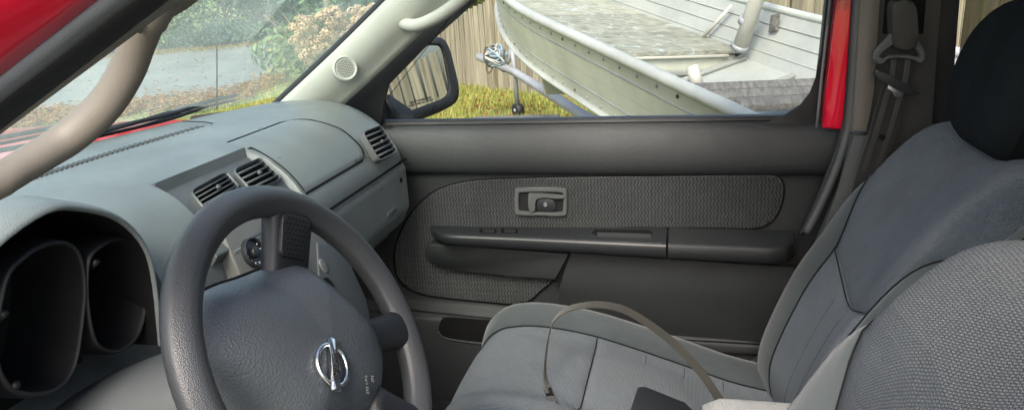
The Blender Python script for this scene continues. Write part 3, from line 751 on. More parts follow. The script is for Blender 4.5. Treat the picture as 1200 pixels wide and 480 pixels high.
ins = [(463, 300), (466, 282), (475, 262), (488, 243), (508, 226), (535, 216), (570, 211.5), (640, 209), (700, 208), (780, 207), (850, 206.5), (900, 206), (913, 209), (918, 220), (915, 240), (906, 257), (893, 265), (870, 267), (800, 266), (700, 268), (672, 290), (650, 325), (632, 341), (622, 350), (605, 355.5), (570, 353), (530, 349), (496, 344), (474, 334), (465, 320)]
def grow(pts, g):
    cx = sum(p[0] for p in pts)/len(pts); n = len(pts); out = []
    for i, p in enumerate(pts):
        a, b = pts[i-1], pts[(i+1) % n]; tx, ty = b[0]-a[0], b[1]-a[1]; l = math.hypot(tx, ty); out.append((p[0]+g*ty/l*(1), p[1]-g*tx/l))
    return out
dpl('insert_seam', grow(ins, 2.2), 1.6535, .01, 'seam_black', 0, n=110)
uvxz(dpl('cloth_insert', ins, 1.6485, .01, 'door_cloth', .006, n=110))
# pocket panels under the armrest
dpl('pull_panel', [(503, 285), (580, 291), (667, 297), (651, 328), (600, 323.5), (540, 316.5), (518, 312.5), (507, 309), (500, 304), (497, 298), (498, 290)], 1.622, .04, 'door_plastic', .004, sm=False)
rows = []
for i in range(16):
    t = i/15; row = []
    for j in range(12):
        s = j/11; x = 668+(930-668)*t-(1-t)*13*min(1, s*2.2); yt = 296+17*t; yb_ = 352+26*t if t > 0 else 352
        y = yt+(392+14*t-yt)*s
        Yd = 1.628+.016*max(0, s-.35)**1.2/.6
        row.append(PY(x, y, Yd if 0 < i else Yd+.004))
    rows.append(row)
loft('side_panel', rows, 'door_plastic', door)
pts = [PY(668, 297, 1.626), PY(660, 314, 1.626), PY(651, 330, 1.626)]
tube('panel_gap', pts, .0016, 'seam_black', door, 6)
# armrest: front (glossy switch panel) and rear pad
def arm(name, xs, top, frt, bot, mat, Yb=1.648, Yf=1.578, endr=None, par=door):
    rows = []
    for i, x in enumerate(xs):
        t = np.interp(x, *zip(*top)); f_ = np.interp(x, *zip(*frt)); b_ = np.interp(x, *zip(*bot))
        k = endr(i, x) if endr else 1.0
        yf = Yb-(Yb-Yf)*k
        zt = PY(x, t, Yb).z; zf = PY(x, f_, Yf).z; zb = PY(x, b_, Yf).z; X = PY(x, f_, yf).x
        zm = (zf+zb)/2
        rows.append([(X, Yb, zt), (X, Yb-(Yb-yf)*.5, zt*.55+zf*.45+.001), (X, yf+.010, zf+.0035), (X, yf+.003, zf+.001), (X, yf, zf-.004), (X, yf+.002, zm), (X, yf+.004, zb+.003), (X, yf+.012, zb-.001), (X, Yb, zb-.012)])
    return loft(name, rows, mat, par, sharp=60)
top = [(500, 264), (640, 266), (782, 266), (930, 270)]; frt = [(500, 276), (520, 276.5), (600, 279.5), (700, 284), (780, 287.5), (850, 290), (930, 293)]; bot = [(500, 284), (520, 288), (600, 293), (700, 299), (780, 304), (850, 308), (930, 312)]
xs = [505, 506, 508, 512, 518, 526, 540]+list(range(560, 781, 20))+[780.5]
a1 = arm('armrest_front', xs, top, frt, bot, 'gloss_black', endr=lambda i, x: 1.0 if x > 526 else max(.25, math.sqrt(max(0, 1-((526-x)/21)**2))))
xs = [783, 784]+list(range(800, 921, 20))+[924, 928, 930]
a2 = arm('armrest_rear', xs, top, frt, bot, 'door_plastic', endr=lambda i, x: 1.0 if x < 918 else max(.4, 1-(x-918)/20))
def ontop(x, y, Y): return PY(x, y, Y)
def armtop(px, py, lift=.001):   # point on the armrest's upper face
    t = np.interp(px, *zip(*top)); f_ = np.interp(px, *zip(*frt)); k = (py-t)/(f_-t); Y = 1.648-(1.648-1.578)*k
    p = PY(px, py, Y); p.z += lift; return p
plate('pull_cup', [armtop(x, y, .0022) for x, y in [(697, 269.5), (760, 270.5), (765, 273), (763, 279.5), (700, 277.5), (693, 274)]], (0, -.2, 1), .004, 'seam_black', a1)
plate('pull_cup_lip', [armtop(x, y, .0035) for x, y in [(700, 273.5), (763, 275.5), (763, 280), (700, 278)]], (0, -.2, 1), .003, 'door_dark', a1)
for x in (562, 587):
    w_ = plate('window_switch', [armtop(a, b, .0025) for a, b in [(x, 268.5), (x+20, 269), (x+20, 274.5), (x, 274)]], (0, -.2, 1), .004, 'seam_black', a1)
    plate('switch_rocker', [armtop(a, b, .005) for a, b in [(x+4, 270.5), (x+17, 271), (x+17, 274), (x+4, 273.6)]], (0, -.2, 1), .004, 'door_plastic', a1)
# inner handle
hb = [(603, 225), (607, 221), (635, 220), (660, 221), (664, 226), (664, 248), (660, 253), (635, 253), (608, 252), (603, 247)]
hi = [(608, 228), (611, 225.5), (635, 225), (656, 225.5), (659.5, 229), (659.5, 245), (656, 249), (635, 249), (612, 248), (608, 244)]
O = [PY(p[0], p[1], 1.640) for p in spl([(a, b, 0) for a, b in hb], 40, True)]; I = [PY(p[0], p[1], 1.640) for p in spl([(a, b, 0) for a, b in hi], 40, True)]
hr = ring_plate('handle_bezel', O, I, FN, .014, 'grey_trim', door, .002)
plate('handle_cup', [PY(p[0], p[1], 1.6475) for p in spl([(a, b, 0) for a, b in hi], 40, True)], FN, .003, 'black_matte', hr)
dpl('handle_lever', [(619, 230), (624, 226.5), (658, 229), (658, 233), (629, 232), (627, 247), (620, 247)], 1.636, .008, 'grey_trim', .002, hr, 40)
dpl('lock_lever', [(630, 234), (648, 234), (650, 246), (631, 247)], 1.642, .006, 'gloss_black', .002, hr, 24)
dpl('lock_mark', [(637, 238), (640, 237), (641, 241), (638, 242)], 1.6405, .002, 'print_grey', 0, hr, 12)
# lower map pocket
dpl('map_pocket', [(516, 377), (522, 373), (550, 375), (600, 379), (640, 383), (640, 408), (600, 404), (545, 398), (520, 394), (514, 388)], 1.6275, .01, 'seam_black', .0)
rows = [PY(p[0], p[1], 1.628) for p in spl([(514, 388, 0), (520, 395, 0), (545, 400, 0), (600, 406, 0), (640, 411, 0)], 14)]
tube('pocket_lip', rows, .003, 'door_plastic', door, 8)
tube('pocket_line', [PY(p[0], p[1], 1.6345) for p in spl([(470, 362, 0), (540, 369, 0), (600, 375.5, 0), (700, 388, 0), (800, 397.5, 0), (895, 403, 0)], 30)], .0016, 'seam_black', door, 8)
tube('pocket_line', [PY(p[0], p[1], 1.629) for p in spl([(640, 395, 0), (720, 403, 0), (807, 411, 0), (895, 415, 0)], 20)], .003, 'seam_black', door, 8)
# window: seal, glass, frame
rows = [[(x, 1.668, 1.1565), (x, 1.672, 1.164), (x, 1.680, 1.164), (x, 1.686, 1.156)] for x in np.linspace(-.80, .30, 12)]
loft('belt_seal', rows, 'rubber', door)
rows = [[(x, 1.697, 1.150), (x, 1.697, 1.162), (x, 1.708, 1.163), (x, 1.712, 1.14)] for x in np.linspace(-.80, .30, 12)]
loft('belt_seal', rows, 'rubber_grey', door)
gl_ = [(x, 1.69-.10*(z-1.15)/.3, z) for x, z in ((-.80, 1.14), (.29, 1.14), (.33, 1.66), (-.25, 1.66))]
plate('window_pane', gl_, (0, -.95, .3), .004, 'side_glass', door)
plate('mirror_sail', [PY(x, y, 1.655) for x, y in [(385, 152), (395, 130), (404, 119), (470, 59), (545, -8), (590, -50), (675, -130), (700, -130), (612, -50), (560, -2), (500, 52), (453, 100), (448, 120), (447, 152)]], FN, .02, 'black_matte', door, .004)
fr = [(980, -140), (970, -40), (968, 0), (962, 60), (958, 92), (951, 110), (940, 124), (922, 136), (900, 143), (890, 147), (965, 148), (969, 110), (982, 0), (987, -40), (998, -140)]
plate('window_frame', [PY(x, y, 1.66) for x, y in fr], FN, .025, 'rubber', door, .005)
tube('frame_bead', [PY(x, y, 1.624) for x, y in [(988, -140), (977, -40), (973, 0), (963, 90), (960, 120), (957, 150)]], .003, 'rubber_grey', door, 6)
plate('door_frame', [PY(x, y, 1.612) for x, y in [(997, -140), (986, -40), (981, 0), (968, 112), (965, 151), (990, 153), (993, 112), (1001, 0), (1005, -40), (1016, -140)]], FN, .03, 'red_paint', door, .008)
# wing mirror
mn = V((.944, -.312, .115)).normalized(); mp_ = PY(488, 95, 1.88)
mo = spl([(447, 146, 0), (446, 118, 0), (452, 86, 0), (462, 60, 0), (480, 48, 0), (514, 45, 0), (525, 53, 0), (533, 80, 0), (538, 106, 0), (533, 121, 0), (510, 133, 0), (478, 144, 0), (460, 149, 0)], 48, True)
mi = spl([(453, 126, 0), (452, 104, 0), (458, 80, 0), (468, 63, 0), (485, 56, 0), (510, 53, 0), (518, 59, 0), (523, 82, 0), (526, 103, 0), (521, 114, 0), (502, 122, 0), (480, 130, 0), (462, 134, 0)], 48, True)
O = [PP(p[0], p[1], mp_+mn*.008, mn) for p in mo]; I = [PP(p[0], p[1], mp_+mn*.004, mn) for p in mi]; c = sum(O, V())/48
rows = [I, [p+mn*.003 for p in I], [a.lerp(b, .3)+mn*.004 for a, b in zip(I, O)], O, [c+(p-c)*1.05-mn*.012 for p in O], [c+(p-c)*1.05-mn*.05 for p in O], [c+(p-c)*.9-mn*.085 for p in O], [c+(p-c)*.55-mn*.105 for p in O]]
mh = loft('mirror_housing', rows, 'rubber', door, closed=True, caps=False)
plate('mirror_back', rows[-1], mn*-1, .003, 'rubber', mh)
plate('mirror_glass', [p+(c-p)*.01 for p in I], mn, .003, 'mirror_glass', mh)
xd = mn.cross(V((0, 0, 1))).normalized()*-1; yd = V((0, 0, 1))
for k, s_ in enumerate(('OBJECTS IN MIRROR ARE', 'CLOSER THAN THEY APPEAR')):
    p = PP(493, 117.5+k*3.4, mp_+mn*.0046, mn); text('mirror_text', s_, .0085, p, xd, yd, 'print_black', mh, .0001)
plate('mirror_arm', [PY(x, y, 1.74) for x, y in [(440, 150), (442, 120), (452, 112), (470, 140), (472, 153)]], FN, .09, 'rubber', door, .01)

# ------------------------------------------------------------------ seats
# side profile of the backrest's front edge: (x, z), bottom to top
BP = [(.150, .50), (.172, .58), (.160, .66), (.168, .73), (.218, .867), (.27, .96), (.322, 1.052), (.368, 1.112), (.412, 1.160), (.452, 1.187), (.50, 1.196), (.545, 1.188), (.575, 1.16)]
BPs = spl([(a, 0, b) for a, b in BP], 121)
def backpt(cx, cy, u, v, hw=.225, dz=0.0):
    """u -1..1 across (1 = far side), v 0..1 up the front and over the top"""
    i = min(119, max(0, v*120)); k = int(i); f_ = i-k; p = BPs[k]*(1-f_)+BPs[k+1]*f_; q = BPs[min(k+2, 120)]-BPs[max(k-1, 0)]
    tl = math.hypot(q[0], q[2]); nx, nz = -q[2]/tl, q[0]/tl      # outward (forward, up)
    if nx > 0 and v < .5: pass
    a = abs(u); taper = 1-.16*max(0, (v-.62)/.38)**2
    y = cy+hw*taper*(u if a <= 1 else math.copysign(1, u))
    dish = -.030*math.cos(min(1, a/.72)*math.pi/2)**1.2*(1-.55*max(0, v-.55)/.45)
    edge = -.055*max(0, (a-.80)/.20)**2.2
    shoulder = -.05*max(0, (a-.35)/.65)**2.2*max(0, (v-.66)/.34)**1.5
    d = dish+edge+shoulder
    return V((p[0]+cx+nx*d, y, p[2]+nz*d+dz))
def patch(name, S, ulo, uhi, v0, v1, nu, nv, mat, par, seam=.012, dip=.005, puff=.0, vtop=None, vbot=None):
    rows = []
    for i in range(nv+1):
        row = []
        for j in range(nu+1):
            s = j/nu; t = i/nv
            ss = .5-.5*math.cos(math.pi*s) if nu > 8 else s
            tt = .5-.5*math.cos(math.pi*t) if nv > 8 else t
            va = v0 if vbot is None else vbot(0); vb = v1
            v = v0+(v1-v0)*tt; u = ulo(v)+(uhi(v)-ulo(v))*ss
            if vbot: v = vbot(u)+(v1-vbot(u))*tt; u = ulo(v)+(uhi(v)-ulo(v))*ss
            if vtop: v = v0+(vtop(u)-v0)*tt; u = ulo(v)+(uhi(v)-ulo(v))*ss
            p = S(u, v); e = 1e-3
            n_ = (S(u+e, v)-S(u-e, v)).cross(S(u, v+e)-S(u, v-e))
            n_ = n_.normalized() if n_.length > 1e-12 else V((-1, 0, 0))
            if n_.dot(V((-1, 0, .6))) < 0: n_ = -n_
            du = min(ss, 1-ss)*(uhi(v)-ulo(v))*.225; dv = min(tt, 1-tt)*abs(v1-v0)*.85
            de = min(du, dv); k = max(0, 1-de/seam)
            row.append(p-n_*(dip*k*k)+n_*puff*min(1, de/.05))
        rows.append(row)
    return loft(name, rows, mat, par)
def seat(cx, cy, label, inserts, dz=0.0, cn=-.58):
    t = thing('car_seat', label, 'car seat', 'front seats of the car', loc=(cx+.0, cy, .42))
    S = lambda u, v: backpt(cx, cy, u, v, dz=dz)
    zt = [p[2] for p in BPs]; vz = lambda z: next(i for i in range(121) if zt[i] >= z)/120
    vj, vt = vz(.955), vz(1.105)
    bf, bn = inserts[2]
    def ub(v, b):
        if v <= vj: return b
        k = (v-vj)/(vt-vj); return b+(1-b)*min(1, k)**1.2
    lo = lambda v: -ub(v, bn); hi_ = lambda v: ub(v, bf)
    def bo(u):
        k = (u+bn)/(bf+bn); return vj-.030*math.sin(math.pi*min(1, max(0, k)))
    # outer shell: sides and back
    rows = []
    for i in range(0, 121, 4):
        v = i/120; L_ = S(-1, v); R_ = S(1, v); p = BPs[i]
        back = V((.095+.02*math.sin(v*3), 0, -.03)) if v < .8 else V((.095*(1-(v-.8)/.2*.75), 0, -.03-.02*(v-.8)/.2))
        q1 = L_+V((.012, -.006, -.004)); q2 = L_+back*.5+V((0, -.010, 0)); q3 = L_+back+V((0, .02, 0)); q4 = R_+back+V((0, -.02, 0)); q5 = R_+back*.5+V((0, .010, 0)); q6 = R_+V((.012, .006, -.004))
        rows.append([L_, q1, q2, q3, q4, q5, q6, R_])
    bs = loft('backrest', [[q+V((0, 0, 0)) for q in r] for r in rows], 'seat_dark', t)
    patch('back_insert', S, lo, hi_, 0, vj, 30, 26, inserts[0], bs, vtop=lambda u: bo(u))
    patch('upper_insert', S, lo, hi_, vj, .985, 36, 30, inserts[1], bs, vbot=lambda u: bo(u))
    for sgn in (1, -1):
        if sgn > 0: f0, f1 = (lambda v: ub(v, bf)), (lambda v: 1.0)
        else: f0, f1 = (lambda v: -1.0), (lambda v: -ub(v, bn))
        patch('bolster', S, f0, f1, .0, vt-.004, 14, 34, 'seat_plain', bs, seam=.014, puff=.008)
    # piping and stitch lines
    tube('seam', [S(u, bo(u))+V((-.001, 0, .0)) for u in np.linspace(-bn, bf, 30)], .0010, 'seam_black', bs, 6)
    for sgn in (1, -1): tube('seam', [S(hi_(v) if sgn > 0 else lo(v), v)+V((.002, 0, 0)) for v in np.linspace(.02, vt, 40)], .0010, 'seam_black', bs, 6)
    for uu_ in (-.32, .08): tube('stitch_line', [S(uu_, v)+V((.0002, 0, .0)) for v in np.linspace(.04, vj-.05, 24)], .0007, 'stitch', bs, 5)
    tube('side_piping', [S(-1.0, v)+V((.004, -.004, .001)) for v in np.linspace(.0, .95, 50)], .006, 'seat_plain', bs, 8)
    # cushion
    def T(u, v):    # v 0 rear .. 1 front then down
        a = abs(u); CP = [(.20, .615), (.10, .635), (0, .668), (-.1, .700), (-.2, .728), (-.30, .742), (-.37, .738), (-.42, .712), (-.445, .665), (-.44, .60), (-.42, .53)]
        i = min(len(CP)-1.001, max(0, v*(len(CP)-1))); k = int(i); f_ = i-k
        p0, p1, p2, p3 = [np.array(CP[min(max(k+d_, 0), len(CP)-1)]) for d_ in (-1, 0, 1, 2)]
        p = .5*((2*p1)+(p2-p0)*f_+(2*p0-5*p1+4*p2-p3)*f_*f_+(3*p1-p0-3*p2+p3)*f_**3)
        bol = .022*math.sin(min(1, max(0, (a-.5)/.5))*math.pi*.6)*(1 if u > 0 or cn > -.7 else .2)-.06*max(0, (a-.82)/.18)**2
        if v > .62: bol *= max(.2, 1-(v-.62)*2.0)
        cr = (-.012 if a < .55 else -.012*max(0, 1-(a-.55)/.1))
        return V((cx+p[0]+(.012*math.cos(u*1.5) if v > .6 else 0)*-1, cy+.235*u, p[1]+bol+cr-.0+.008))
    cu = loft('cushion', [[T(-1, v)+V((0, .0, -.0)), T(-1, v)+V((0, -.004, -.06)), V((T(-1, v).x, cy-.22, .47)), V((T(1, v).x, cy+.22, .47)), T(1, v)+V((0, .004, -.06)), T(1, v)] for v in np.linspace(0, .8, 20)], 'seat_plain', t)
    def cpatch(name, a, b, v0, v1, mat, nu=16, nv=20, puff=.004):
        return patch(name, T, (lambda v: a), (lambda v: b), v0, v1, nu, nv, mat, cu, seam=.012, dip=.005, puff=puff)
    cpatch('cushion_insert', cn, .58, .0, .385, inserts[0], 24, 20); cpatch('cushion_insert', cn, .58, .385, .86, inserts[1], 24, 24)
    cpatch('bolster', .58, 1.0, .0, .9, 'seat_plain', 14, 34, .008); cpatch('bolster', -1.0, cn, .0, .9, 'seat_plain', 14, 34, .008)
    cpatch('cushion_front', cn, .58, .86, .98, 'seat_plain', 20, 10)
    for sgn in (1, -1): tube('seam', [T(.58 if sgn > 0 else cn, v) for v in np.linspace(.02, .88, 40)], .0010, 'seam_black', cu, 6)
    tube('seam', [T(u, .385) for u in np.linspace(cn, .57, 24)], .0010, 'seam_black', cu, 6)
    for k in (.12, .2, .28): tube('stitch_line', [T(u, k)+V((0, 0, .003)) for u in np.linspace(-.55, .55, 24)], .0006, 'stitch', cu, 5)
    return t, S
ps, SP = seat(.0, 1.30, 'grey cloth passenger seat next to the far door, black headrest on top', ('seat_knit', 'seat_knit', (.55, .80)), 0.0, -.93)
ds, SD = seat(-.155, .60, 'grey zigzag-weave driver seat back in the near lower right corner', ('seat_zigzag', 'seat_zigzag', (.42, .6)), .018)
# head restraint of the passenger seat
def headrest(t, cx, cy):
    rows = []
    CX, CZ = cx+.515, 1.285; ax = V((.26, 0, .966)); fx = V((-.966, 0, .26))
    n = 22
    for i in range(n+1):
        v = i/n; h = -.128+.256*v; k = max(0, 1-abs((v-.5)*2)**3.2)**.42; wd = .150*(.86+.14*math.sin(math.pi*v))
        row = []
        for j in range(36):
            a = 2*math.pi*j/36; c_, s_ = math.cos(a), math.sin(a)
            X = .064*math.copysign(abs(c_)**.48, c_)*k; Yy = wd*math.copysign(abs(s_)**.5, s_)*(.25+.75*k)
            row.append(V((CX, cy, CZ))+ax*h+fx*(X+.012*math.sin(math.pi*v))+V((0, Yy, 0)))
        rows.append(row)
    hr_ = loft('headrest', rows, 'seat_dark', t, closed=True, caps=True)
    for s_ in (-.07, .07): tube('post', [V((CX+.0, cy+s_, CZ))-ax*.20, V((CX, cy+s_, CZ))-ax*.10], .0065, 'steel', hr_, 10)
    for j in (8, 28): tube('piping', [rows[i][j]*1.0 for i in range(1, n)], .002, 'seam_black', hr_, 6)
headrest(ps, .0, 1.30)
headrest(ds, -.02, .60)

# ------------------------------------------------------------------ belt, strap, armrest, small things
belt = thing('seat_belt', 'black seat belt webbing hanging from a guide loop on the far pillar', 'seat belt')
def ribbon(name, pts, wid, mat, par, wdir=None, th=.0016, n=40):
    """pts px,py,Y centreline; wdir width direction"""
    P = [V(p) for p in spl([tuple(q) for q in pts], n)]; rows = []
    for i, p in enumerate(P):
        wd = V(wdir(i/(n-1))) if callable(wdir) else V(wdir); t = (P[min(i+1, n-1)]-P[max(i-1, 0)]).normalized(); wd = (wd-t*wd.dot(t)).normalized(); nn_ = t.cross(wd).normalized()
        hw = wid/2
        rows.append([p-wd*hw+nn_*th, p+nn_*th*1.3, p+wd*hw+nn_*th, p+wd*hw-nn_*th, p-nn_*th*1.3, p-wd*hw-nn_*th])
    return loft(name, rows, mat, par, closed=True, caps=True, sharp=60)
wp = ribbon('webbing', [PY(1056, 64, 1.535), PY(1052, 95, 1.53), PY(1043, 125, 1.53), PY(1033, 160, 1.53), PY(1020, 200, 1.535), PY(1000, 270, 1.54)], .048, 'webbing', belt, (1, 0, .1))
for dx in (-.012, .012): 
    ribbon('webbing_stripe', [PY(1056, 66, 1.533)+V((dx, 0, 0)), PY(1052, 95, 1.528)+V((dx, 0, 0)), PY(1043, 125, 1.528)+V((dx, 0, 0)), PY(1033, 160, 1.528)+V((dx, 0, 0)), PY(1020, 200, 1.533)+V((dx, 0, 0))], .010, 'pillar_dark', belt, (1, 0, .1), .0012, 24)
loop = spl([(1047, 38, 0), (1060, 36, 0), (1072, 42, 0), (1083, 58, 0), (1085, 68, 0), (1080, 75, 0), (1072, 71, 0), (1055, 69, 0), (1040, 70, 0), (1031, 76, 0), (1024, 70, 0), (1026, 60, 0), (1037, 48, 0)], 40, True)
lin_ = spl([(1050, 52, 0), (1060, 51, 0), (1070, 56, 0), (1076, 62, 0), (1078, 66, 0), (1074, 67, 0), (1068, 65, 0), (1055, 64, 0), (1043, 65, 0), (1036, 68, 0), (1032, 66, 0), (1036, 61, 0), (1043, 56, 0)], 40, True)
ring_plate('guide_loop', [PY(a[0], a[1], 1.522) for a in loop], [PY(a[0], a[1], 1.522) for a in lin_], FN, .012, 'grey_trim', belt, .003)
plate('anchor_cover', [PY(p[0], p[1], 1.512) for p in spl([(1047, 4, 0), (1060, 2, 0), (1072, 4, 0), (1076, 30, 0), (1075, 55, 0), (1062, 58, 0), (1049, 56, 0), (1046, 30, 0)], 32, True)], FN, .04, 'pillar_dark', belt, .006)
plate('height_slot', [PY(x, y, 1.5735) for x, y in [(1040, -30), (1034, 40), (1082, 40), (1088, -30)]], FN, .004, 'seam_black', car)
tg = plate('tongue_grip', [PY(p[0], p[1], 1.518) for p in spl([(1026, 83, 0), (1032, 82, 0), (1050, 93, 0), (1076, 105, 0), (1075, 111, 0), (1056, 108, 0), (1036, 96, 0), (1026, 90, 0)], 30, True)], FN, .012, 'gloss_black', belt, .003)
plate('tongue_blade', [PY(p[0], p[1], 1.5235) for p in [(1042, 99), (1060, 108), (1058, 114), (1048, 114), (1046, 107), (1040, 104)]], FN, .003, 'steel', belt, .001)
plate('belt_button', circ(PY(1034, 161, 1.526), (1, 0, 0), (0, 0, 1), .006, 14), FN, .004, 'seam_black', belt)
# loose strap looped over the seat cushion
strap = thing('loose_strap', 'thin olive grey webbing strap looped over the passenger seat cushion', 'strap')
sp_ = [PY(690, 520, 1.10), PY(660, 488, 1.13), PY(648, 470, 1.15), PY(640, 448, 1.18), PY(639, 425, 1.20), PY(643, 395, 1.22), PY(650, 374, 1.24), PY(668, 361, 1.25), PY(700, 356.5, 1.25), PY(730, 362, 1.24), PY(760, 379, 1.22), PY(790, 402, 1.19), PY(820, 434, 1.15), PY(842, 466, 1.11), PY(855, 492, 1.08)]
def wdir(t):
    a = V((0, 1, .25)); b = V((.55, .65, .55)); k = min(1, max(0, (t-.40)/.2)); return a.lerp(b, k)
ribbon('webbing', sp_, .014, 'strap_web', strap, wdir, .0011, 60)
sq = [V(p) for p in spl([tuple(p) for p in sp_], 281)]
for i0 in (30, 46): ribbon('strap_print', sq[i0:i0+9], .0142, 'seam_black', strap, wdir, .0014, 9)
ar = thing('center_armrest', 'pale grey cloth armrest between the seats at the bottom edge', 'armrest', loc=(.1, .97, .6))
rows = []
for i in range(15):
    t = i/14; x = .028+.36*t; k = 1-.5*max(0, 1-t/.09)**2
    rows.append([(x+(0 if abs(a) < 9 else 0), .985+.062*math.copysign(abs(math.cos(a))**.5, math.cos(a)), .815+.036*k*math.copysign(abs(math.sin(a))**.5, math.sin(a))) for a in [2*math.pi*j/28 for j in range(28)]])
am = loft('armrest_pad', rows, 'light_cloth', ar, closed=True, caps=True)
tube('hinge_arm', [(.36, .985, .84), (.37, .985, .62)], .02, 'door_dark', ar, 10)
wl = thing('wallet', 'dark flat wallet lying on the passenger seat at the bottom edge', 'wallet')
wq = [PP(x, y, V((-.05, 1.2, .712)), V((.28, 0, .96))) for x, y in [(738, 492), (748, 461), (756, 460), (803, 479), (825, 500), (760, 515)]]
plate('wallet_body', [p+V((0, 0, .016)) for p in wq], (.28, 0, .96), .016, 'gloss_black', wl, .004)
bk = thing('belt_buckle', 'slim dark belt buckle stalk between the passenger seat and the door', 'buckle')
bp = [PY(x, y, 1.555) for x, y in [(857, 437), (889, 417), (892, 428), (866, 446)]]
plate('buckle_body', bp, (0, -.9, .4), .02, 'door_plastic', bk, .004)
tube('buckle_edge', [PY(861, 443, 1.548), PY(891, 424, 1.548)], .003, 'steel', bk, 8)

# ------------------------------------------------------------------ outside: boat on its trailer
BO = V((.737, 2.464, .463)); by, bp_, br = rad(30.944), rad(7.339), rad(-3.475)
ba = V((-math.sin(by)*math.cos(bp_), math.cos(by)*math.cos(bp_), math.sin(bp_))); bb = V((math.cos(by), math.sin(by), 0)); bc = bb.cross(ba)
bb, bc = math.cos(br)*bb+math.sin(br)*bc, math.cos(br)*bc-math.sin(br)*bb
BL = 4.3
def BPt(s, l, z): return BO+ba*s+bb*l+bc*z
def bw(s): k = max(0, min(1, (s-1.6)/(BL-1.6))); return .729*(1-k**2.2)+.02
def bz(s): k = max(0, min(1, (s-1.6)/(BL-1.6))); return .58+.22*k**2
boat = thing('aluminium_boat', 'weathered pale aluminium boat with flaking wooden foredeck on its trailer', 'boat', loc=BPt(0, 0, 0))
ss = np.linspace(-.1, BL, 44)
def kz(s): return bz(s)-.52
def chine(s): return (bw(s)*.87, bz(s)-.29)
def hullrow(s):
    w_, z_ = bw(s), bz(s); cw, cz_ = chine(s); r = []
    for sg in (-1, 1):
        side = [(sg*w_, z_), (sg*(w_*.75+cw*.25), z_*.75+cz_*.25), (sg*(w_*.5+cw*.5)*1.005, z_*.5+cz_*.5), (sg*(w_*.2+cw*.8), z_*.2+cz_*.8), (sg*cw, cz_), (sg*cw*.985, cz_-.012), (sg*cw*.5, kz(s)*.6+cz_*.4-.03)]
        r += side if sg < 0 else side[::-1]
        if sg < 0: r.append((0, kz(s)))
    return [BPt(s, a, b) for a, b in r]
hull = loft('hull', [hullrow(s) for s in ss], 'boat_paint', boat, solid=0, sharp=50)
# inner skin
def inrow(s):
    w_, z_ = bw(s)-.012, bz(s); cw, cz_ = chine(s); cw = max(.005, cw-.014); w_ = max(.006, w_)
    pts = [(-w_, z_-.004), (-(w_+cw)/2, (z_+cz_)/2), (-cw, cz_+.012), (0, kz(s)+.05), (cw, cz_+.012), ((w_+cw)/2, (z_+cz_)/2), (w_, z_-.004)]
    return [BPt(s, a, b) for a, b in pts]
loft('inner_skin', [inrow(s) for s in ss[:-1]], 'boat_inside', boat, sharp=40)
plate('transom', [BPt(-.1, a, b) for a, b in [(-.74, .58), (-.64, .29), (0, .16), (.64, .29), (.74, .58)]], -ba, .03, 'boat_paint', boat)
for sg in (-1, 1):
    tube('gunwale', [BPt(s, sg*bw(s), bz(s)+.006) for s in ss], .024, 'gunwale_alu', boat, 10, flat=.022, up=bc)
    tube('spray_rail', [BPt(s, sg*(chine(s)[0]+.008), chine(s)[1]) for s in ss], .024, 'gunwale_alu', boat, 8, flat=.012, up=bc)
    for q in (.25, .5, .75):
        tube('side_rib', [BPt(s, sg*((bw(s)*(1-q)+chine(s)[0]*q)+.001), bz(s)*(1-q)+chine(s)[1]*q) for s in ss[:-4]], .0028, 'galvanised', boat, 6)
        if sg > 0: tube('inner_rib', [BPt(s, sg*((bw(s)*(1-q)+chine(s)[0]*q)-.016), bz(s)*(1-q)+chine(s)[1]*q) for s in ss[:-4]], .004, 'boat_inside', boat, 6)
for k in range(26):
    s = .4+k*.14
    for q in (.12, .9):
        w_ = -(bw(s)*(1-q)+chine(s)[0]*q)-.002; z_ = bz(s)*(1-q)+chine(s)[1]*q
        c = BPt(s, w_, z_); n_ = (-bb*.95-bc*.2).normalized(); plate('rivet', circ(c+n_*.003, ba, bc, .007, 8), n_, .006, 'galvanised' if k % 7 else 'bark', boat, .002)
# foredeck boards run across; three wide worn boards
SD0 = 1.998; DZ = -.239
edges = [SD0, 2.50, 2.98, 3.45, 3.9]
for a, b in zip(edges[:-1], edges[1:]):
    a2 = a+.006; pts = [BPt(a2, -bw(a2)*.9+.02, bz(a2)+DZ), BPt(b, -bw(b)*.9+.02, bz(b)+DZ), BPt(b, bw(b)*.9-.02, bz(b)+DZ), BPt(a2, bw(a2)*.9-.02, bz(a2)+DZ)]
    plate('deck_board', pts, bc, .022, 'deck_wood', boat, .003)
# bulkhead under the deck with a step and a torn corner
bq = [(-.60, -.264), (.52, -.264), (.61, -.27), (.60, -.31), (.54, -.335), (.50, -.35), (.44, -.37), (.42, -.46), (-.55, -.46)]
plate('bulkhead', [BPt(SD0+.02, a, bz(SD0)+b) for a, b in bq], -ba, .02, 'boat_paint', boat, .003)
box('bulkhead_rail', BPt(SD0+.008, -.05, bz(SD0)-.36), (.9, .02, .03), 'boat_inside', boat, .004, ax=(bb, ba, bc))
box('deck_lip', BPt(SD0+.004, .25, bz(SD0)-.270), (.6, .02, .014), 'white_pvc', boat, .003, ax=(bb, ba, bc))
# bench of two weathered planks
for k in range(3):
    s = .945+k*.125; box('bench_plank', BPt(s, 0, .34+.003*k), (1.24, .118, .03), 'bench_wood', boat, .004, ax=(bb, ba, bc))
for k in range(5):
    s = .25+k*.42; w_ = chine(s)[0]
    tube('floor_rib', [BPt(s, -w_+.03, chine(s)[1]+.02), BPt(s, 0, kz(s)+.07), BPt(s, w_-.03, chine(s)[1]+.02)], .015, 'boat_inside', boat, 6)
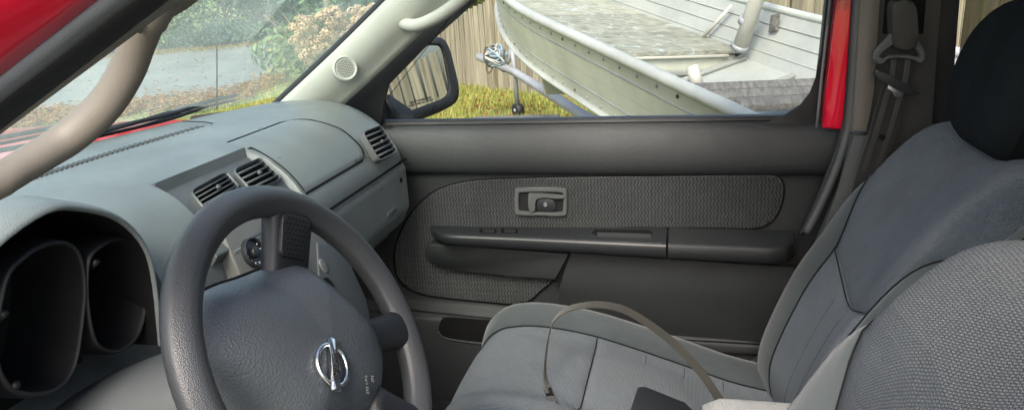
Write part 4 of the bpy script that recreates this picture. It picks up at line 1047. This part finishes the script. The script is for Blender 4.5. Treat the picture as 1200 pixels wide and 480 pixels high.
# brace rods from the deck to the far side, oarlock bracket
def bwall(px, py, s):   # point on the far inner side at station near s
    return PP(px, py, BPt(s, bw(s)-.07, .4), bb)
def bdeck(px, py, dz=-.232): return PP(px, py, BPt(SD0, 0, bz(SD0)+dz), bc)
for p0, p1 in (((823, 45), (858, 6)), ((857, 54), (889, 24))):
    A_ = bdeck(*p0); B_ = bwall(p1[0], p1[1], 2.2); tube('brace_rod', [A_, B_], .011, 'white_pvc', boat, 8)
plate('oarlock_plate', [bwall(x, y, 1.9) for x, y in [(903, 18), (911, 16), (908, 36), (900, 38)]], -bb, .02, 'bench_wood', boat, .003)
tube('roller', [PP(811, 78, BPt(1.45, 0, 0), ba), PP(818, 103, BPt(1.40, 0, 0), ba)], .03, 'white_pvc', boat, 14)
cone = bdeck(832, 42); tube('orange_float', [cone-bc*.01, cone+bc*.02, cone+bc*.035], [.035, .03, .008], 'orange', boat, 12)
# white guide post strapped against the far side
gp_ = thing('guide_post', 'white plastic pipe post leaning on the far side of the boat', 'post', loc=PY(885, 60, 5.0))
tube('pipe', [bwall(884, 58, 2.1)-bb*.1, bwall(907, -6, 2.1)-bb*.1, bwall(930, -70, 2.1)-bb*.1], .042, 'white_pvc', gp_, 16)
tube('pipe_clamp', [bwall(892, 28, 2.1)-bb*.1, bwall(895, 21, 2.1)-bb*.1], .047, 'galvanised', gp_, 16)
tube('pipe_clamp', [bwall(884, 57, 2.1)-bb*.1, bwall(886, 52, 2.1)-bb*.1], .047, 'galvanised', gp_, 16)

tr = thing('boat_trailer', 'galvanised boat trailer with winch post and jack wheel under the bow', 'trailer', loc=(-1.6, 6.4, 0))
def TP(px, py, Y): return PY(px, py, Y)
jy = 6.6
jb = PZ(607, 138, .02); jy = jb.y
jp = PY(603, 80, jy)
tube('jack_post', [jp+V((-.02, 0, .25)), jp, PY(606, 122, jy)], .026, 'galvanised', tr, 10)
c = PY(607, 129, jy)
wh = tube('jack_wheel', [c+V((-.03, -.03, 0)), c+V((-.025, -.025, 0)), c+V((.025, .025, 0)), c+V((.03, .03, 0))], [.05, .075, .075, .05], 'rubber', tr, 20)
tube('wheel_hub', [c+V((-.034, -.034, 0)), c+V((-.02, -.02, 0))], .022, 'galvanised', tr, 10)
t0 = PY(560, 66, jy+.1); t1 = BPt(1.0, 0, -.12)
tube('tongue', [t0, jp+V((0, 0, -.04)), jp.lerp(t1, .5)+V((0, 0, -.05)), t1], .045, 'galvanised', tr, 8)
wp0 = PY(588, 78, jy+.2); wst = tube('winch_stand', [wp0+V((0, 0, -.05)), PY(596, 70, jy+.2), PY(603, 45, jy+.15)], .03, 'galvanised', tr, 8)
# winch with a tangle of strap and chain
wc = PY(581, 64, jy+.1)
tube('winch_drum', [wc+V((-.09, 0, 0)), wc+V((.09, 0, 0))], .075, 'galvanised', tr, 14)
for k in range(13):
    a0 = random.uniform(0, 6.28); pts = []
    for j in range(6):
        a = a0+j*.9; pts.append(wc+V((random.uniform(-.12, .12), .02+.09*math.sin(a)*-1-.05, .085*math.cos(a)+random.uniform(-.06, .04))))
    tube('winch_strap', [V(q) for q in spl([tuple(p) for p in pts], 16)], .009, ('rope_blue', 'white_pvc', 'rope_blue', 'galvanised', 'bark')[k % 5], tr, 6)
tube('safety_chain', [PY(x, y, jy+.05) for x, y in spl([(572, 70), (570, 80), (573, 86), (577, 80)], 14)], .010, 'bark', tr, 6)
box('curb_timber', PZ(605, 143, .06), (.9, .14, .12), 'bench_wood', tr, .01, ax=((1, .05, 0), (-.05, 1, 0), (0, 0, 1)))

# ------------------------------------------------------------------ fence of upright weathered boards
fence = thing('board_fence', 'weathered grey board fence with scalloped top behind the boat', 'fence', loc=(-2.6, 10.0, 0))
F0 = V((-7.4, 13.55, 0)); fd = V((.80, -.60, 0)).normalized(); fn = V((-.6, -.8, 0))
bmv = []
for k in range(4):
    bm = bmesh.new(); bmesh.ops.create_cube(bm, size=1); bmesh.ops.scale(bm, vec=V((.121, .02, 1.0)), verts=bm.verts); bmesh.ops.translate(bm, vec=V((0, 0, .5)), verts=bm.verts)
    for v in bm.verts:
        if v.co.z > .9: v.co.x *= .8
        v.co.x += random.uniform(-.004, .004)
    me = bpy.data.meshes.new('picket'); bm.to_mesh(me); bm.free(); me.materials.append(M['fence_wood']); bmv.append(me)
SP0 = 6.0   # station of the tall post
nb = 150
for k in range(nb):
    s = k*.12; p = F0+fd*s
    seg = (s-SP0) % 2.4; base_h = 1.07 if s < SP0 else 1.62
    h = base_h+.22*(abs(seg-1.2)/1.2)**2.2
    o = bpy.data.objects.new('picket', bmv[k % 4]); COL.objects.link(o); o.parent = fence
    o.location = p+fn*random.uniform(-.006, .006)-fence.location+V((0, 0, -.02)); o.scale = (random.uniform(.93, 1.0), 1, h+random.uniform(-.012, .012)); o.rotation_euler = (0, random.uniform(-.008, .008), math.atan2(fd.y, fd.x))
for k in range(-2, 6):
    s = SP0+k*2.4; p = F0+fd*s; hh = 1.42 if s < SP0-.1 else 1.95
    box('post', p+fn*.03+V((0, 0, hh/2)), (.10, .10, hh), 'fence_wood', fence, .008, ax=(fd, fn, (0, 0, 1)))
    if abs(s-SP0) < .1:
        box('post_cap', p+fn*.03+V((0, 0, hh+.02)), (.14, .14, .04), 'fence_wood', fence, .006, ax=(fd, fn, (0, 0, 1)))
for z in (.3, .85): box('rail', F0+fd*9-fn*.03+V((0, 0, z)), (18, .04, .09), 'fence_wood', fence, 0, ax=(fd, fn, (0, 0, 1)))

# ------------------------------------------------------------------ plants
def leaf_cloud(name, blobs, n, size, mat, parent, flat=.6, droop=.0):
    """leaf-sized folded quads scattered through several ellipsoids"""
    vs, fs = [], []
    tot = sum(b[3]*b[4]*b[5] for b in blobs)
    for b in blobs:
        m = int(n*b[3]*b[4]*b[5]/tot)
        for _ in range(m):
            d = V((random.gauss(0, 1), random.gauss(0, 1), random.gauss(0, 1))).normalized(); r = random.random()**.45*(1+.25*noise.noise(d*2.5+V(b[:3])))
            p = V((b[0]+d.x*b[3]*r, b[1]+d.y*b[4]*r, b[2]+d.z*b[5]*r))
            if p.z < .02: continue
            nrm = (d+V((random.gauss(0, .6), random.gauss(0, .6), random.gauss(.4, .6)))).normalized(); t = nrm.orthogonal().normalized(); t.rotate(Matrix.Rotation(random.uniform(0, 6.28), 3, nrm)); u = nrm.cross(t)
            sz = size*random.uniform(.6, 1.35); i = len(vs)
            vs += [p-t*sz, p+u*sz*.42+nrm*sz*.1, p+t*sz, p-u*sz*.42+nrm*sz*.1]; fs.append((i, i+1, i+2, i+3))
    return mesh(name, vs, fs, mat, parent, False)
def tree(name, label, cat, base, height, blobs, n, size, mat, trunk_r=.1, group=None):
    t = thing(name, label, cat, group, loc=base); B = V(base)
    tk = tube('trunk', [B-V((0, 0, .1)), B+V((.05, 0, height*.35)), B+V((-.04, .05, height*.8))], [trunk_r, trunk_r*.75, trunk_r*.35], 'bark', t, 10)
    for b in blobs[:6]: tube('limb', [B+V((0, 0, height*.3)), B+V((b[0]*.5, b[1]*.5, height*.45)), B+V((b[0]*.85, b[1]*.85, b[2]))], [trunk_r*.45, trunk_r*.3, trunk_r*.12], 'bark', tk, 6)
    leaf_cloud('crown', [(B.x+b[0], B.y+b[1], B.z+b[2])+tuple(b[3:]) for b in blobs], n, size, mat, t)
    return t
def rb(k, w_, h0, h1, r): return [(random.uniform(-w_, w_), random.uniform(-w_*.6, w_*.6), random.uniform(h0, h1), r*random.uniform(.7, 1.2), r*random.uniform(.7, 1.1), r*random.uniform(.6, .95)) for _ in range(k)]
hedge = [(-40, 78, 'leaf_dark', 'large dark shrub at the road edge, leftmost behind the near pillar'), (60, 70, 'leaf_green', 'broad green shrub behind the near grab handle across the road'), (165, 63, 'leaf_dark', 'dense dark green shrub across the road, right beside the near pillar'), (215, 60, 'leaf_green', 'light green shrub across the road just left of the antenna'),
         (268, 57, 'leaf_dark', 'dark green shrub across the road just right of the antenna'), (318, 51, 'leaf_green', 'green shrub beside the dark tree left of the flowering hydrangea'), (372, 46, 'leaf_dark', 'dark shrub rising directly behind the flowering hydrangea'), (430, 42, 'leaf_dark', 'dark shrub behind the far pillar, right of the hydrangea')]
for i, (x, y, mt, lb) in enumerate(hedge):
    b = PZ(x, y-1, 0); b.z = 0; tree('roadside_shrub', lb, 'shrub', b*1.0+b.normalized()*1.9, 2.6, rb(7, 1.5, .4, 2.6, .95)+[(0, 0, .4, 1.7, 1.2, .55)], 5200, .085, mt, .07, 'shrubs across the road')
for i, (x, dist, lb) in enumerate([(120, 27, 'tall dark tree behind the shrubs above the grab handle'), (300, 27, 'tall dark tree with forked trunk left of the hydrangea'), (400, 25, 'tall dark tree above the hydrangea behind the far pillar')]):
    d = ray(x, -10); d.z = 0; d.normalize(); b = d*dist; tree('roadside_tree', lb, 'tree', b, 7.0, rb(10, 2.6, 1.6, 6.5, 1.9), 6500, .16, 'leaf_dark', .28, 'trees behind the shrubs')
# yellow-green bush over the fence
b = PY(556, -5, 11.6); tree('garden_bush', 'yellow green bush showing over the scalloped fence top', 'bush', V((b.x, b.y, 0)), 2.0, rb(6, .6, .9, 1.9, .5), 4200, .05, 'leaf_yellow', .05)
b = PY(700, -40, 12.0); tree('garden_tree', 'green tree behind the fence beyond the boat', 'tree', V((1.5, 12.5, 0)), 4.0, rb(8, 1.8, 1.5, 4, 1.2), 5000, .11, 'leaf_green', .15)
# hydrangea
hb_ = PZ(372, 88, 0); hb_.z = 0; hb_ = hb_*.93
hy = thing('hydrangea_bush', 'hydrangea with faded pink-brown flower heads beyond the windshield', 'bush', loc=hb_)
for k in range(12):
    a = random.uniform(0, 6.28); tube('stem', [hb_, hb_+V((math.cos(a)*.35, math.sin(a)*.3, .7)), hb_+V((math.cos(a)*.8, math.sin(a)*.6, 1.15))], .012, 'bark', hy, 6)
leaf_cloud('crown', [(hb_.x+a, hb_.y+b_, z, .55, .5, .45) for a, b_, z in ((0, 0, .5), (.5, .3, .6), (-.5, -.2, .55), (.2, .1, .95), (.9, .5, .8))], 2600, .07, 'leaf_green', hy)
fm = []
for k in range(3):
    vs, fs = [], []
    for _ in range(110):
        d = V((random.gauss(0, 1), random.gauss(0, 1), random.gauss(.3, 1))).normalized(); p = V((d.x, d.y, d.z*.75))*random.uniform(.085, .115); t = d.orthogonal().normalized(); u = d.cross(t); i = len(vs); z = random.uniform(.016, .026)
        vs += [p-t*z, p+u*z+d*.006, p+t*z, p-u*z+d*.006]; fs.append((i, i+1, i+2, i+3))
    me = bpy.data.meshes.new('flower_head'); me.from_pydata([tuple(v) for v in vs], [], fs); me.materials.append(M['petal']); fm.append(me)
heads = [(352, 22), (362, 24), (345, 32), (350, 40), (358, 32), (368, 34), (383, 15), (392, 13), (376, 20), (398, 18), (404, 26), (412, 14), (418, 10), (424, 18), (428, 14), (418, 24), (408, 32), (396, 30), (388, 26), (378, 42), (384, 38), (374, 48), (364, 50), (366, 44), (356, 50), (390, 46), (400, 40), (410, 40), (360, 60), (356, 66), (362, 72), (368, 64), (382, 54), (345, 48), (392, 56), (372, 58), (352, 58), (436, 8), (430, 24)]
for i, (x, y) in enumerate(heads):
    d = ray(x, y); hd = math.hypot(hb_.x, hb_.y)-.75+random.uniform(-.25, .25); dd = math.hypot(d.x, d.y); p = CAM+d*(hd/dd)
    o = bpy.data.objects.new('flower_head', fm[i % 3]); COL.objects.link(o); o.parent = hy; o.location = p-hb_; s_ = random.uniform(.75, 1.15); o.scale = (s_, s_, s_); o.rotation_euler = (random.uniform(-.5, .5), random.uniform(-.5, .5), random.uniform(0, 6))
# grass and fallen leaves
vs, fs = [], []
def blades(n, x0, x1, y0, y1, hmin, hmax, keep):
    for _ in range(n):
        x, y = random.uniform(x0, x1), random.uniform(y0, y1)
        if not keep(x, y): continue
        if noise.noise(V((x*.9, y*.9, 0))) < -.35 and random.random() < .75: continue
        a = random.uniform(0, 6.28); wd = random.uniform(.006, .012); h = random.uniform(hmin, hmax); lx, ly = random.uniform(-.05, .05), random.uniform(-.05, .05); i = len(vs)
        vs.extend([(x-wd*math.cos(a), y-wd*math.sin(a), 0), (x+wd*math.cos(a), y+wd*math.sin(a), 0), (x+lx, y+ly, h)]); fs.append((i, i+1, i+2))
blades(60000, -6, 1.2, 4.6, 11.5, .05, .12, lambda x, y: (V((x, y, 0))-F0).dot(fn) > -.1)
def in_road(x, y):
    c_ = False; n = len(rp)
    for i in range(n):
        a, b = rp[i], rp[i-1]
        if (a.y > y) != (b.y > y) and x < (b.x-a.x)*(y-a.y)/(b.y-a.y)+a.x: c_ = not c_
    return c_
blades(7000, -11, -2.5, 5, 15, .04, .10, lambda x, y: not in_road(x, y) and not (-3.3 < x < 2.6 and y < 2.1))
gr = mesh('grass', vs, fs, 'grass_blade', None, False); tag(gr, 'short green grass with bare patches around the boat and road', 'grass', kind='stuff')
vs, fs = [], []
def fallen(n, fn_):
    for _ in range(n):
        x, y = fn_(); a = random.uniform(0, 6.28); s_ = random.uniform(.02, .05); i = len(vs); t = random.uniform(-.03, .03)
        c, s = math.cos(a)*s_, math.sin(a)*s_; z = random.uniform(.012, .05)
        vs.extend([(x-c, y-s, z), (x-s*.6, y+c*.6, z+.015+t*.4), (x+c, y+s, z+t*.3), (x+s*.6, y-c*.6, z+.01)]); fs.append((i, i+1, i+2, i+3))
def verge():
    k = random.random()
    x = 60+k*300; y = np.interp(x, [60, 150, 250, 352], [72, 66, 58, 47])+random.gauss(-1.5, 2.0); p = PZ(x, y, 0); return p.x, p.y
def near_verge():
    x = random.uniform(-50, 340); y = np.interp(x, [-50, 60, 170, 240, 290, 340], [152, 133, 121, 114, 104, 80])+random.gauss(4, 5); p = PZ(x, y, 0); return p.x, p.y
def lawn_leaf():
    x = random.uniform(-5, .5); y = random.uniform(5, 10.5); return x, y
fallen(2600, verge); fallen(9000, near_verge); fallen(3200, lawn_leaf)
fallen(250, lambda: (lambda p: (p.x, p.y))(PZ(random.uniform(60, 340), random.uniform(62, 112), 0)))
fl = mesh('fallen_leaves', vs, fs, 'leaf_fallen', None, False); tag(fl, 'brown and orange fallen leaves along the road edge and on the lawn', 'leaves', kind='stuff')
